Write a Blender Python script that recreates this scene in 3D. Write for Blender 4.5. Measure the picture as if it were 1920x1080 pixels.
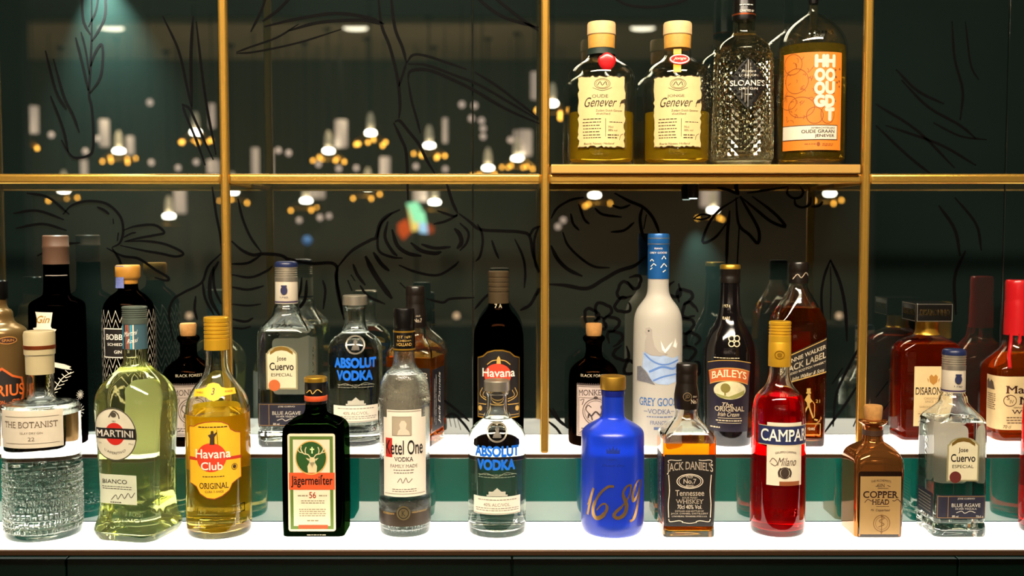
import bpy, bmesh, math, random
from mathutils import Vector, Matrix

scn = bpy.context.scene
for o in list(bpy.data.objects):
    bpy.data.objects.remove(o, do_unlink=True)
col = scn.collection

# ------------------------------------------------------------------ camera
# metres; camera at the origin in x/y, looking along +y; z = 0 is the top of the lower lit step
FPX, HOR, CAMZ = 1934.0, 430.0, 0.457            # focal length in pixels of a 1920 px frame, eye level line, eye height
TH = math.atan((540 - HOR) / FPX)
cam_d = bpy.data.cameras.new('camera')
cam_d.sensor_width = 36.0
cam_d.lens = 36.0 * FPX / 1920
cam_d.clip_start = 0.02
cam_d.dof.use_dof = True
cam_d.dof.focus_distance = 1.56
cam_d.dof.aperture_fstop = 2.9
cam = bpy.data.objects.new('camera', cam_d)
cam.location = (0, 0, CAMZ)
cam.rotation_euler = (math.pi / 2 - TH, 0, 0)
col.objects.link(cam)
scn.camera = cam

# ------------------------------------------------------------------ world, lamps, exposure
w = bpy.data.worlds.new('dim_room_air')
scn.world = w
w.use_nodes = True
w.node_tree.nodes['Background'].inputs[0].default_value = (1.0, 0.85, 0.65, 1)
w.node_tree.nodes['Background'].inputs[1].default_value = 0.006
scn.view_settings.view_transform = 'Standard'
scn.view_settings.look = 'None'
scn.view_settings.exposure = 0.0
scn.view_settings.gamma = 1.0
scn.view_settings.use_curve_mapping = False
scn.cycles.max_bounces = 20
scn.cycles.transmission_bounces = 18
scn.cycles.glossy_bounces = 8
scn.cycles.transparent_max_bounces = 8
scn.cycles.sample_clamp_indirect = 8.0
scn.cycles.use_denoising = True

STEP_GLOW = 1.85      # radiance of the two lit steps
TROUGH_W = 70.0         # added warm light trough above the bar
DOWN_W = 130.0         # warm downlights further back in the room

Y_MIRROR, Y_FRAME, Y_RISER, Y_EDGE = 1.746, 1.592, 1.592, 1.468
Z_UP = 0.107          # top of the upper lit step
Y_FRONT, Y_BACK, Y_TOP = 1.545, 1.682, 1.668     # axes of the three rows of bottles
CEIL = 1.96

def spot(name, loc, aim, power, size, blend, color, soft):
    l = bpy.data.lights.new(name, 'SPOT')
    l.energy = power; l.spot_size = math.radians(size); l.spot_blend = blend
    l.color = color; l.shadow_soft_size = soft
    o = bpy.data.objects.new(name, l)
    o.location = loc
    o.rotation_euler = (Vector(aim) - Vector(loc)).to_track_quat('-Z', 'Y').to_euler()
    col.objects.link(o)
    return o

WARM = (1.0, 0.85, 0.64)
# warm overhead light, widened into an added trough to reach inside the bottles
l = bpy.data.lights.new('added_trough_beam', 'AREA')
l.shape = 'RECTANGLE'; l.size = 2.3; l.size_y = 0.34; l.energy = TROUGH_W; l.color = WARM; l.spread = math.radians(110)
o = bpy.data.objects.new('added_trough_beam', l); o.location = (-0.12, 0.20, CEIL - 0.06)
o.rotation_euler = (Vector((-0.12, 1.62, 0.25)) - o.location).to_track_quat('-Z', 'Y').to_euler()
col.objects.link(o)
ROOM_SPOTS = [(-2.97, -4.25), (-1.16, -4.25), (0.97, -4.25), (3.05, -4.25)]
for x, y in ROOM_SPOTS:
    spot('room_downlight_beam', (x, y, CEIL - 0.04), (x, y, -1), DOWN_W, 120, 0.6, WARM, 0.05)
# ------------------------------------------------------------------ measuring
CT, ST = math.cos(TH), math.sin(TH)
def tt(v, D): return D / (CT + (540 - v) / FPX * ST)
def zat(v, D): return CAMZ + tt(v, D) * (-ST + (540 - v) / FPX * CT)
def sc(v, D): return tt(v, D) / FPX
def xat(u, v, D): return (u - 960) * sc(v, D)
def P(u, v, D): return Vector((xat(u, v, D), D, zat(v, D)))

# ------------------------------------------------------------------ materials
MATS = {}
def lin(c):
    if isinstance(c, str):
        c = c.lstrip('#'); c = [int(c[i:i + 2], 16) / 255 for i in (0, 2, 4)]
        c = [x / 12.92 if x <= 0.04045 else ((x + 0.055) / 1.055) ** 2.4 for x in c]
    return (c[0], c[1], c[2], 1)
def new_mat(name):
    m = bpy.data.materials.new(name); m.use_nodes = True
    m.node_tree.nodes.clear()
    out = m.node_tree.nodes.new('ShaderNodeOutputMaterial')
    return m, m.node_tree.nodes, m.node_tree.links, out
def mat(name, c='#808080', rough=0.5, metal=0.0, noise=0.0, scale=200, emit=0.0, ecol=None, coat=0.0, spec=0.5, bump=0.0):
    if name in MATS: return MATS[name]
    m, N, L, out = new_mat(name)
    p = N.new('ShaderNodeBsdfPrincipled'); L.new(p.outputs[0], out.inputs[0])
    p.inputs['Base Color'].default_value = lin(c)
    p.inputs['Roughness'].default_value = rough
    p.inputs['Metallic'].default_value = metal
    p.inputs['Coat Weight'].default_value = coat
    p.inputs['Specular IOR Level'].default_value = spec
    if emit:
        p.inputs['Emission Color'].default_value = lin(ecol or c)
        p.inputs['Emission Strength'].default_value = emit
    if noise or bump:
        tc = N.new('ShaderNodeTexCoord'); nz = N.new('ShaderNodeTexNoise')
        nz.inputs['Scale'].default_value = scale; nz.inputs['Detail'].default_value = 4
        L.new(tc.outputs['Object'], nz.inputs['Vector'])
        if noise:
            mx = N.new('ShaderNodeMix'); mx.data_type = 'RGBA'
            b = lin(c)
            mx.inputs[6].default_value = tuple(x * (1 - noise) for x in b[:3]) + (1,)
            mx.inputs[7].default_value = tuple(min(1, x * (1 + noise)) for x in b[:3]) + (1,)
            L.new(nz.outputs[0], mx.inputs[0]); L.new(mx.outputs[2], p.inputs['Base Color'])
        if bump:
            bp = N.new('ShaderNodeBump'); bp.inputs['Strength'].default_value = bump; bp.inputs['Distance'].default_value = 0.001
            L.new(nz.outputs[0], bp.inputs['Height']); L.new(bp.outputs[0], p.inputs['Normal'])
    MATS[name] = m
    return m
def paper(name, c='#ffffff', n=0.10): return mat(name, c, 0.6, noise=n, scale=60)
def ink(c): return mat('ink_' + c.lstrip('#'), c, 0.55)
def foil(name, c, rough=0.35): return mat(name, c, rough, metal=0.85, noise=0.06, scale=90)
def glass(name, c='#ffffff', rough=0.0, ior=1.5, bump=0.0, scale=120, ramp=None):
    if name in MATS: return MATS[name]
    m, N, L, out = new_mat(name)
    g = N.new('ShaderNodeBsdfGlass'); L.new(g.outputs[0], out.inputs[0])
    g.inputs['Color'].default_value = lin(c); g.inputs['Roughness'].default_value = rough; g.inputs['IOR'].default_value = ior
    tc = N.new('ShaderNodeTexCoord'); nz = N.new('ShaderNodeTexNoise')
    nz.inputs['Scale'].default_value = scale; nz.inputs['Detail'].default_value = 2
    L.new(tc.outputs['Object'], nz.inputs['Vector'])
    bp = N.new('ShaderNodeBump'); bp.inputs['Strength'].default_value = bump or 0.04; bp.inputs['Distance'].default_value = 0.001
    L.new(nz.outputs[0], bp.inputs['Height']); L.new(bp.outputs[0], g.inputs['Normal'])
    MATS[name] = m
    return m
def frosted(name, c, trans=0.5, rough=0.35):
    """milky or satin glass: scatters light through"""
    if name in MATS: return MATS[name]
    m, N, L, out = new_mat(name)
    d = N.new('ShaderNodeBsdfDiffuse'); t = N.new('ShaderNodeBsdfTranslucent'); g = N.new('ShaderNodeBsdfGlossy')
    for n in (d, t): n.inputs['Color'].default_value = lin(c)
    g.inputs['Roughness'].default_value = rough
    a = N.new('ShaderNodeMixShader'); a.inputs[0].default_value = trans
    L.new(d.outputs[0], a.inputs[1]); L.new(t.outputs[0], a.inputs[2])
    lw = N.new('ShaderNodeFresnel'); lw.inputs[0].default_value = 1.35
    b = N.new('ShaderNodeMixShader'); L.new(lw.outputs[0], b.inputs[0])
    L.new(a.outputs[0], b.inputs[1]); L.new(g.outputs[0], b.inputs[2]); L.new(b.outputs[0], out.inputs[0])
    MATS[name] = m
    return m
def thin_glass(name, c='#fdfefc', edge=0.85):
    """clear glass wall too thin to bend what is seen through it"""
    if name in MATS: return MATS[name]
    m, N, L, out = new_mat(name)
    t = N.new('ShaderNodeBsdfTransparent'); t.inputs['Color'].default_value = lin(c)
    g = N.new('ShaderNodeBsdfGlossy'); g.inputs['Roughness'].default_value = 0.01
    lw = N.new('ShaderNodeLayerWeight'); lw.inputs[0].default_value = 0.5
    p = N.new('ShaderNodeMath'); p.operation = 'POWER'; p.inputs[1].default_value = 4.0
    L.new(lw.outputs['Facing'], p.inputs[0])
    q = N.new('ShaderNodeMath'); q.operation = 'MULTIPLY_ADD'; q.inputs[1].default_value = edge; q.inputs[2].default_value = 0.04
    L.new(p.outputs[0], q.inputs[0])
    mx = N.new('ShaderNodeMixShader'); L.new(q.outputs[0], mx.inputs[0]); L.new(t.outputs[0], mx.inputs[1]); L.new(g.outputs[0], mx.inputs[2])
    L.new(mx.outputs[0], out.inputs[0]); MATS[name] = m
    return m
def cloudy(name, c, body, turbid=0.35, ior=1.34):
    """coloured liqueur: clear colour c with cloudiness of colour body added to brighten it"""
    if name in MATS: return MATS[name]
    m, N, L, out = new_mat(name)
    g = N.new('ShaderNodeBsdfGlass'); g.inputs['Color'].default_value = lin(c); g.inputs['IOR'].default_value = ior
    d = N.new('ShaderNodeBsdfDiffuse'); t = N.new('ShaderNodeBsdfTranslucent')
    for n in (d, t): n.inputs['Color'].default_value = lin(body)
    a = N.new('ShaderNodeMixShader'); a.inputs[0].default_value = 0.5; L.new(d.outputs[0], a.inputs[1]); L.new(t.outputs[0], a.inputs[2])
    b = N.new('ShaderNodeMixShader'); b.inputs[0].default_value = turbid; L.new(g.outputs[0], b.inputs[1]); L.new(a.outputs[0], b.inputs[2])
    L.new(b.outputs[0], out.inputs[0]); MATS[name] = m
    return m
def mirror_glass(name, base, refl, tint, rough=0.0, noise=0.3):
    """back-painted glass: coloured layer under a reflecting face"""
    if name in MATS: return MATS[name]
    m, N, L, out = new_mat(name)
    d = N.new('ShaderNodeBsdfDiffuse'); g = N.new('ShaderNodeBsdfGlossy'); mx = N.new('ShaderNodeMixShader')
    tc = N.new('ShaderNodeTexCoord'); nz = N.new('ShaderNodeTexNoise'); nz.inputs['Scale'].default_value = 3.0; nz.inputs['Detail'].default_value = 5
    L.new(tc.outputs['Object'], nz.inputs['Vector'])
    cm = N.new('ShaderNodeMix'); cm.data_type = 'RGBA'; b = lin(base)
    cm.inputs[6].default_value = tuple(x * (1 - noise) for x in b[:3]) + (1,)
    cm.inputs[7].default_value = tuple(x * (1 + noise) for x in b[:3]) + (1,)
    L.new(nz.outputs[0], cm.inputs[0]); L.new(cm.outputs[2], d.inputs['Color'])
    g.inputs['Color'].default_value = lin(tint); g.inputs['Roughness'].default_value = rough
    mx.inputs[0].default_value = refl
    L.new(d.outputs[0], mx.inputs[1]); L.new(g.outputs[0], mx.inputs[2]); L.new(mx.outputs[0], out.inputs[0])
    MATS[name] = m
    return m

# ------------------------------------------------------------------ objects
def tag(o, label=None, cat=None, group=None, kind=None):
    if label: o['label'] = label
    if cat: o['category'] = cat
    if group: o['group'] = group
    if kind: o['kind'] = kind
    return o
def empty(name, loc, rz=0.0):
    o = bpy.data.objects.new(name, None); o.empty_display_size = 0.03
    o.location = loc; o.rotation_euler = (0, 0, rz); col.objects.link(o)
    return o
def link(name, me, mats, parent=None):
    if not isinstance(mats, (list, tuple)): mats = [mats]
    o = bpy.data.objects.new(name, me); col.objects.link(o)
    if not me.materials:
        for m in mats: me.materials.append(m)
    if parent: o.parent = parent
    return o
def mesh(name, vs, fs, mats, parent=None, smooth=True, idx=None, angle=40):
    me = bpy.data.meshes.new(name)
    me.from_pydata([tuple(v) for v in vs], [], fs)
    if idx: me.polygons.foreach_set('material_index', idx)
    if smooth:
        me.polygons.foreach_set('use_smooth', [True] * len(me.polygons))
        me.set_sharp_from_angle(angle=math.radians(angle))
    me.update()
    return link(name, me, mats, parent)
def bm_obj(name, bm, mats, parent=None, smooth=False, angle=40):
    me = bpy.data.meshes.new(name); bm.to_mesh(me); bm.free()
    if smooth:
        me.polygons.foreach_set('use_smooth', [True] * len(me.polygons))
        me.set_sharp_from_angle(angle=math.radians(angle))
    return link(name, me, mats, parent)
def box(name, lo, hi, m, parent=None, bevel=0.0, seg=2):
    bm = bmesh.new(); bmesh.ops.create_cube(bm, size=1)
    for v in bm.verts:
        v.co = Vector([(lo[i] + hi[i]) / 2 + v.co[i] * (hi[i] - lo[i]) for i in range(3)])
    if bevel:
        bmesh.ops.bevel(bm, geom=list(bm.edges), offset=bevel, segments=seg, profile=0.5, affect='EDGES')
    o = bm_obj(name, bm, m, parent)
    if bevel:       # only the rounded edges are shaded smooth, the six faces stay truly flat
        o.data.polygons.foreach_set('use_smooth', [max(abs(c) for c in p.normal) < 0.9999 for p in o.data.polygons])
    return o
def lathe_mesh(name, prof, m, parent=None, N=40, loc=(0, 0, 0), angle=35, close=True):
    """prof: (radius, z) from bottom to top"""
    vs, fs = [], []
    for r, z in prof:
        for k in range(N):
            a = 2 * math.pi * k / N
            vs.append((loc[0] + r * math.sin(a), loc[1] - r * math.cos(a), loc[2] + z))
    for i in range(len(prof) - 1):
        for k in range(N):
            k2 = (k + 1) % N
            fs.append((i * N + k, i * N + k2, (i + 1) * N + k2, (i + 1) * N + k))
    if close:
        fs.append(tuple(reversed(range(N)))); fs.append(tuple(range((len(prof) - 1) * N, len(prof) * N)))
    return mesh(name, vs, fs, m, parent, angle=angle)
def tube(name, pts, r, m, parent=None, n=8):
    vs, fs = [], []
    for i, p in enumerate(pts):
        p = Vector(p); d = (Vector(pts[min(i + 1, len(pts) - 1)]) - Vector(pts[max(i - 1, 0)])).normalized()
        q = d.to_track_quat('Z', 'Y')
        for k in range(n):
            a = 2 * math.pi * k / n
            vs.append(p + q @ Vector((r * math.cos(a), r * math.sin(a), 0)))
    for i in range(len(pts) - 1):
        for k in range(n):
            fs.append((i * n + k, i * n + (k + 1) % n, (i + 1) * n + (k + 1) % n, (i + 1) * n + k))
    fs.append(tuple(reversed(range(n)))); fs.append(tuple(range((len(pts) - 1) * n, len(pts) * n)))
    return mesh(name, vs, fs, m, parent)
def catmull(pts, n=6):
    if len(pts) < 3: return [Vector(p) for p in pts]
    q = [Vector(p) for p in pts]; q = [q[0] * 2 - q[1]] + q + [q[-1] * 2 - q[-2]]
    out = []
    for i in range(1, len(q) - 2):
        for k in range(n):
            t = k / n
            out.append(0.5 * ((2 * q[i]) + (q[i + 1] - q[i - 1]) * t + (2 * q[i - 1] - 5 * q[i] + 4 * q[i + 1] - q[i + 2]) * t * t
                              + (3 * q[i] - q[i - 1] - 3 * q[i + 1] + q[i + 2]) * t ** 3))
    out.append(q[-2]); return out

# ------------------------------------------------------------------ flat print shapes: lists of (verts2d, faces), u to the right, v downwards, photo pixels
TXT = {}
def glyphs(s, shear=0.0, bold=0.0, serif=0.0, space=1.0):
    key = (s, shear, bold, serif, space)
    if key in TXT: return TXT[key]
    cu = bpy.data.curves.new('txt', 'FONT')
    cu.body = s; cu.size = 1; cu.resolution_u = 4; cu.shear = shear; cu.space_character = space
    ob = bpy.data.objects.new('txt', cu); col.objects.link(ob)
    dg = bpy.context.evaluated_depsgraph_get(); dg.update()
    me = ob.evaluated_get(dg).to_mesh()
    vs = [(v.co.x, v.co.y) for v in me.vertices]; fs = [tuple(p.vertices) for p in me.polygons]
    if serif:
        cnt = {}
        for f in fs:
            for a, b in zip(f, f[1:] + f[:1]):
                k = (min(a, b), max(a, b)); cnt[k] = cnt.get(k, 0) + 1
        cap = 0.70
        ys = sorted(set(round(vs[a][1], 2) for (a, b), c in cnt.items() if c == 1 and abs(vs[a][1] - vs[b][1]) < 0.004))
        for (a, b), c in list(cnt.items()):
            if c != 1: continue
            (x0, y0), (x1, y1) = vs[a], vs[b]
            if abs(y0 - y1) > 0.004: continue
            if not 0.03 < abs(x1 - x0) < 0.24: continue
            if abs(y0) < 0.03: yy = (y0, y0 + 0.055)
            elif y0 > 0.5: yy = (y0 - 0.055, y0)
            else: continue
            xa, xb = min(x0, x1) - serif, max(x0, x1) + serif
            n = len(vs); vs += [(xa, yy[0]), (xb, yy[0]), (xb, yy[1]), (xa, yy[1])]; fs.append((n, n + 1, n + 2, n + 3))
    if bold:        # heavier strokes: the letter again, shifted a little each way
        v0, f0 = list(vs), list(fs); b_ = bold * 0.55
        dirs = [(b_, 0), (-b_, 0), (0, b_), (0, -b_)]
        if bold > 0.08: dirs += [(x * .5, y * .5) for x, y in dirs] + [(sx * b_ * .7, sy * b_ * .7) for sx in (1, -1) for sy in (1, -1)] + [(sx * b_ * .35, sy * b_ * .8) for sx in (1, -1) for sy in (1, -1)]
        for dx, dy in dirs:
            n = len(vs); vs += [(x + dx, y + dy) for x, y in v0]; fs += [tuple(i + n for i in f) for f in f0]
    bpy.data.objects.remove(ob, do_unlink=True); bpy.data.curves.remove(cu)
    TXT[key] = (vs, fs)
    return TXT[key]
def T(s, u, v, wd, h, arc=0.0, rot=0.0, vert=False, slope=0.0, **k):
    """text centred on (u, v), its box wd x h; arc: rise of the middle; slope: rise per unit of u"""
    vs, fs = glyphs(s, **k)
    if not vs: return ([], [])
    x0, x1 = min(p[0] for p in vs), max(p[0] for p in vs); y0, y1 = min(p[1] for p in vs), max(p[1] for p in vs)
    out = []
    for x, y in vs:
        a = (x - x0) / (x1 - x0) - 0.5; b = (y - y0) / max(1e-6, y1 - y0) - 0.5
        du, dv = a * wd, -b * h
        dv -= arc * (1 - (2 * a) ** 2) - arc * 0.5
        dv -= slope * du
        if rot:
            c, s_ = math.cos(math.radians(rot)), math.sin(math.radians(rot)); du, dv = du * c - dv * s_, du * s_ + dv * c
        out.append((u + du, v + dv))
    return (out, fs)
def R(u0, v0, u1, v1): return ([(u0, v0), (u1, v0), (u1, v1), (u0, v1)], [(0, 1, 2, 3)])
def E(u, v, a, b=None, n=28):
    b = b or a
    return ([(u + a * math.cos(2 * math.pi * k / n), v + b * math.sin(2 * math.pi * k / n)) for k in range(n)], [tuple(range(n))])
def RING(u, v, a, b, th, n=36):
    o = [(u + a * math.cos(2 * math.pi * k / n), v + b * math.sin(2 * math.pi * k / n)) for k in range(n)]
    i = [(u + (a - th) * math.cos(2 * math.pi * k / n), v + (b - th) * math.sin(2 * math.pi * k / n)) for k in range(n)]
    return (o + i, [(k, (k + 1) % n, n + (k + 1) % n, n + k) for k in range(n)])
def POLY(pts): return (list(pts), [tuple(range(len(pts)))])
def LINE(pts, wd, n=1):
    q = catmull([(p[0], p[1], 0) for p in pts], n) if n > 1 else [Vector((p[0], p[1], 0)) for p in pts]
    vs, fs = [], []
    for i, p in enumerate(q):
        d = q[min(i + 1, len(q) - 1)] - q[max(i - 1, 0)]; d.normalize(); nrm = Vector((-d.y, d.x, 0))
        k = wd[min(i * len(wd) // len(q), len(wd) - 1)] if isinstance(wd, (list, tuple)) else wd
        vs += [tuple((p + nrm * k / 2)[:2]), tuple((p - nrm * k / 2)[:2])]
    for i in range(len(q) - 1): fs.append((2 * i, 2 * i + 1, 2 * i + 3, 2 * i + 2))
    return (vs, fs)
def FRAME(u0, v0, u1, v1, t):
    return ([(u0, v0), (u1, v0), (u1, v1), (u0, v1), (u0 + t, v0 + t), (u1 - t, v0 + t), (u1 - t, v1 - t), (u0 + t, v1 - t)],
            [(0, 1, 5, 4), (1, 2, 6, 5), (2, 3, 7, 6), (3, 0, 4, 7)])
def RR(u0, v0, u1, v1, r, n=5):
    p = []
    for cx, cy, a0 in ((u1 - r, v0 + r, -90), (u1 - r, v1 - r, 0), (u0 + r, v1 - r, 90), (u0 + r, v0 + r, 180)):
        for k in range(n + 1):
            a = math.radians(a0 + 90 * k / n); p.append((cx + r * math.cos(a), cy + r * math.sin(a)))
    return POLY(p)
def SMALL(u0, u1, vs_, h=1.6, seed=1):
    """lines of print too fine to read: short dashes"""
    rnd = random.Random(seed); V, F = [], []
    for v in vs_:
        u = u0 + rnd.uniform(0, 2)
        while u < u1 - 2:
            l = rnd.uniform(2.5, 7); l = min(l, u1 - u); n = len(V)
            V += [(u, v), (u + l, v), (u + l, v + h), (u, v + h)]; F.append((n, n + 1, n + 2, n + 3)); u += l + 1.3
    return (V, F)

# ------------------------------------------------------------------ bottles
def chaikin(pts, it=2):
    for _ in range(it):
        out = [pts[0]]
        for a, b in zip(pts, pts[1:]):
            out.append(tuple(x * 0.75 + y * 0.25 for x, y in zip(a, b)))
            out.append(tuple(x * 0.25 + y * 0.75 for x, y in zip(a, b)))
        out.append(pts[-1]); pts = out
    return pts
def rrect(a, b, r, n):
    r = max(0.0004, min(r, 0.985 * min(a, b))); pts = []
    for sx, sy, a0 in ((1, -1, -90), (1, 1, 0), (-1, 1, 90), (-1, -1, 180)):
        for k in range(n):
            t = math.radians(a0 + 90 * k / (n - 1))
            pts.append((sx * (a - r) + r * math.cos(t), sy * (b - r) + r * math.sin(t)))
    return pts

class Bottle:
    def __init__(s, name, label, cx, vc, D, z0, prof, group, cat='bottle', square=None, yaw=0.0, face=True, n=14):
        """prof rows (v, half width) or (v, half width, half depth, corner radius) in photo pixels, base first"""
        # keep the widest point of the bottle clear of the riser or the glass behind it
        deep = max((p[2] if len(p) > 2 else p[1]) for p in prof) * sc(vc, D) * (1.12 if yaw and square else 1.0)
        D = min(D, (Y_RISER if z0 == 0 else Y_MIRROR) - deep - 0.0025)
        s.D, s.z0, s.sq = D, z0, bool(square)
        s.Dm = D - (square or 0.0)
        X = xat(cx, vc, s.Dm)
        s.X = X
        g = 0.0 if (s.sq or not face) else math.atan2(-X, D)
        s.root = empty(name, (X, D, z0), g + math.radians(yaw))
        tag(s.root, label, cat, group)
        rows = []
        for i, p in enumerate(prof):
            v, hw = p[0], p[1]
            hd = p[2] if len(p) > 2 else hw
            r = p[3] if len(p) > 3 else min(hw, hd)
            k = sc(v, s.Dm)
            rows.append((0.0 if i == 0 else max(0.0004 * i, zat(v, s.Dm) - z0), hw * k, hd * k, r * k))
        s.rows0 = rows
        s.rows = chaikin(rows, 2)
        s.n = n
    def sec(s, z):
        rows = s.rows
        if z <= rows[0][0]: return rows[0][1:]
        for a, b in zip(rows, rows[1:]):
            if a[0] <= z <= b[0]:
                t = (z - a[0]) / max(1e-9, b[0] - a[0]); return tuple(x + (y - x) * t for x, y in zip(a[1:], b[1:]))
        return rows[-1][1:]
    def za(s, v): return zat(v, s.Dm) - s.z0
    def zf(s, v):
        if s.sq: return s.za(v)
        b = s.sec(s.za(v))[1]
        return zat(v, s.D - b) - s.z0
    def surf(s, u, z, off=0.0, tilt=True):
        a, b, r = s.sec(z); r = min(r, 0.985 * min(a, b))
        segs = [a - r, r * math.pi / 2, 2 * (b - r), r * math.pi / 2, a - r]
        sg = 1 if u >= 0 else -1; q = abs(u); per = sum(segs)
        if q > per: q = 2 * per - q; sg = -sg
        if q <= segs[0]: p, n = (q, -b), (0, -1)
        else:
            q -= segs[0]
            if q <= segs[1]:
                t = -math.pi / 2 + q / r; p, n = (a - r + r * math.cos(t), -(b - r) + r * math.sin(t)), (math.cos(t), math.sin(t))
            else:
                q -= segs[1]
                if q <= segs[2]: p, n = (a, -(b - r) + q), (1, 0)
                else:
                    q -= segs[2]
                    if q <= segs[3]:
                        t = q / r; p, n = (a - r + r * math.cos(t), b - r + r * math.sin(t)), (math.cos(t), math.sin(t))
                    else:
                        q -= segs[3]; p, n = (a - r - q, b), (0, 1)
        nz = 0.0
        if tilt:
            e = 0.001; d = (s.sec(z + e)[1] - s.sec(z - e)[1]) / (2 * e); nz = -d
        l = math.hypot(1, nz)
        return Vector((sg * (p[0] + n[0] * off / l), p[1] + n[1] * off / l, z + nz * off / l))
    def body(s, m, liquid=None, level=None, wall=0.0028, floor=0.009, name='glass_body', disp=None, dens=0, solid=False, top=True, surf_m=None, angle=50):
        rows = list(s.rows)
        if dens:
            z1 = rows[-1][0]; rows = [(z1 * i / dens,) + s.sec(z1 * i / dens) for i in range(dens + 1)]
        n = s.n; N = 4 * n
        vs, fs, idx = [], [], []
        def ring(z, a, b, r, dz=None):
            base = len(vs)
            for (x, y) in rrect(a, b, r, n):
                if dz:
                    l = math.hypot(x, y); k = 1 + dz(math.atan2(x, -y), z, l) / l; x *= k; y *= k
                vs.append((x, y, z))
            return base
        def skin(b0, b1, flip=False):
            for k in range(N):
                k2 = (k + 1) % N; f = (b0 + k, b0 + k2, b1 + k2, b1 + k); fs.append(tuple(reversed(f)) if flip else f)
        rs = []
        a, b, r = rows[0][1:]
        c0 = ring(0.0025 if not solid else 0.001, a * 0.5, b * 0.5, r * 0.5)           # punt
        fs.append(tuple(reversed(range(c0, c0 + N))))
        rs = [ring(z, a, b, r, disp) for (z, a, b, r) in rows]
        skin(c0, rs[0])
        for p, q in zip(rs, rs[1:]): skin(p, q)
        if solid or liquid is None and wall == 0:
            fs.append(tuple(range(rs[-1], rs[-1] + N)))
            s.body_o = mesh(name, vs, fs, m, s.root, angle=50)
            return s.body_o
        ztop = rows[-1][0]
        zl = s.za(level) if level is not None else floor
        def inner(z):
            a, b, r = s.sec(z); return (a - wall, b - wall, max(0.0005, r - wall))
        zs = sorted(set([q[0] for q in s.rows if floor + 0.004 < q[0] < ztop] + [ztop]))
        dry = [z for z in zs if z > zl + 0.0005]
        wet = [floor, floor + 0.003] + [z for z in zs if floor + 0.004 < z < zl - 0.0005] + [zl]
        if liquid is None: dry = [floor, floor + 0.003] + [z for z in zs if z > floor + 0.004]
        ir = []
        if liquid is not None: ir.append(ring(zl, *inner(zl)))
        for z in dry:
            a, b, r = inner(z)
            if liquid is None and z == floor: a, b, r = a * .9, b * .9, r * .9
            ir.append(ring(z, a, b, r))
        for p, q in zip(ir, ir[1:]): skin(p, q, flip=True)
        if liquid is None: fs.append(tuple(range(ir[0], ir[0] + N)))
        skin(rs[-1], ir[-1])
        s.body_o = mesh(name, vs, fs, m, s.root, angle=angle)
        if liquid is not None:
            vs, fs = [], []
            rr = []
            for i, z in enumerate(wet):
                a, b, r = inner(z)
                if i == 0: a, b, r = a * .92, b * .92, r * .92
                rr.append(ring(z, a, b, r))
            fs.append(tuple(reversed(range(rr[0], rr[0] + N))))
            for p, q in zip(rr, rr[1:]): skin(p, q)
            idx = [0] * len(fs)
            fs.append(tuple(range(rr[-1], rr[-1] + N))); idx.append(1)
            s.liq = mesh('liquid', vs, fs, [liquid, surf_m or glass('liquid_surface', '#ffffff', ior=1.34)], s.root, idx=idx, angle=50)
        return s.body_o
    def lathe(s, name, prof, m, parent=None, n=None, square=None, it=0):
        """a fitted piece: rows (v, half width[, half depth, corner]) upwards"""
        rows = []
        for p in prof:
            v, hw = p[0], p[1]; hd = p[2] if len(p) > 2 else hw; r = p[3] if len(p) > 3 else min(hw, hd); k = sc(v, s.Dm)
            rows.append((zat(v, s.Dm) - s.z0, hw * k, hd * k, r * k))
        if it: rows = chaikin(rows, it)
        n = n or 10; N = 4 * n; vs, fs = [], []
        for (z, a, b, r) in rows:
            for (x, y) in rrect(a, b, r, n): vs.append((x, y, z))
        for i in range(len(rows) - 1):
            for k in range(N):
                k2 = (k + 1) % N; fs.append((i * N + k, i * N + k2, (i + 1) * N + k2, (i + 1) * N + k))
        fs.append(tuple(reversed(range(N)))); fs.append(tuple(range((len(rows) - 1) * N, len(rows) * N)))
        return mesh(name, vs, fs, m, parent or s.root, angle=38)
    def sleeve(s, name, v0, v1, m, parent=None, off=0.0006, n=None):
        """a wrap that hugs the glass all round between two heights"""
        z0, z1 = s.za(v0), s.za(v1); z0, z1 = min(z0, z1), max(z0, z1)
        zs = [z0] + [r[0] for r in s.rows if z0 < r[0] < z1] + [z1]; n = 12; N = 4 * n; vs, fs = [], []
        full = [(z0, 0)] + [(z, off) for z in zs] + [(z1, 0)]
        for z, o in full:
            a, b, r = s.sec(z)
            for (x, y) in rrect(a + o, b + o, r + o, n): vs.append((x, y, z))
        for i in range(len(full) - 1):
            for k in range(N):
                k2 = (k + 1) % N; fs.append((i * N + k, i * N + k2, (i + 1) * N + k2, (i + 1) * N + k))
        return mesh(name, vs, fs, m, parent or s.root, angle=50)
    def flat(s, name, shapes, m, parent=None, off=0.0003, rot=0.0, step=7.0, vstep=None, back=False):
        """printed or glued-on sheet that follows the glass; shapes in photo pixels about the bottle's axis; rot turns it round the bottle"""
        if isinstance(shapes, tuple): shapes = [shapes]
        if len(shapes) == 2 and name in ('lettering', 'embossing', 'neck_mark'):
            return [s.flat(name, [q], m, parent, off, rot, step, vstep, back) for q in shapes][0]
        bm = bmesh.new()
        for vs, fs in shapes:
            bv = [bm.verts.new((x, y, 0)) for x, y in vs]
            for f in fs:
                if len(set(f)) < 3: continue
                try: bm.faces.new([bv[i] for i in f])
                except ValueError: pass
        if not bm.verts: bm.free(); return None
        xs = [v.co.x for v in bm.verts]; ys = [v.co.y for v in bm.verts]
        if s.sq and step == 0:
            a, b, r = s.sec(s.za((min(ys) + max(ys)) / 2))
            if max(abs(min(xs)), abs(max(xs))) * sc((min(ys) + max(ys)) / 2, s.Dm) > a - r: step = 5.0
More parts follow.
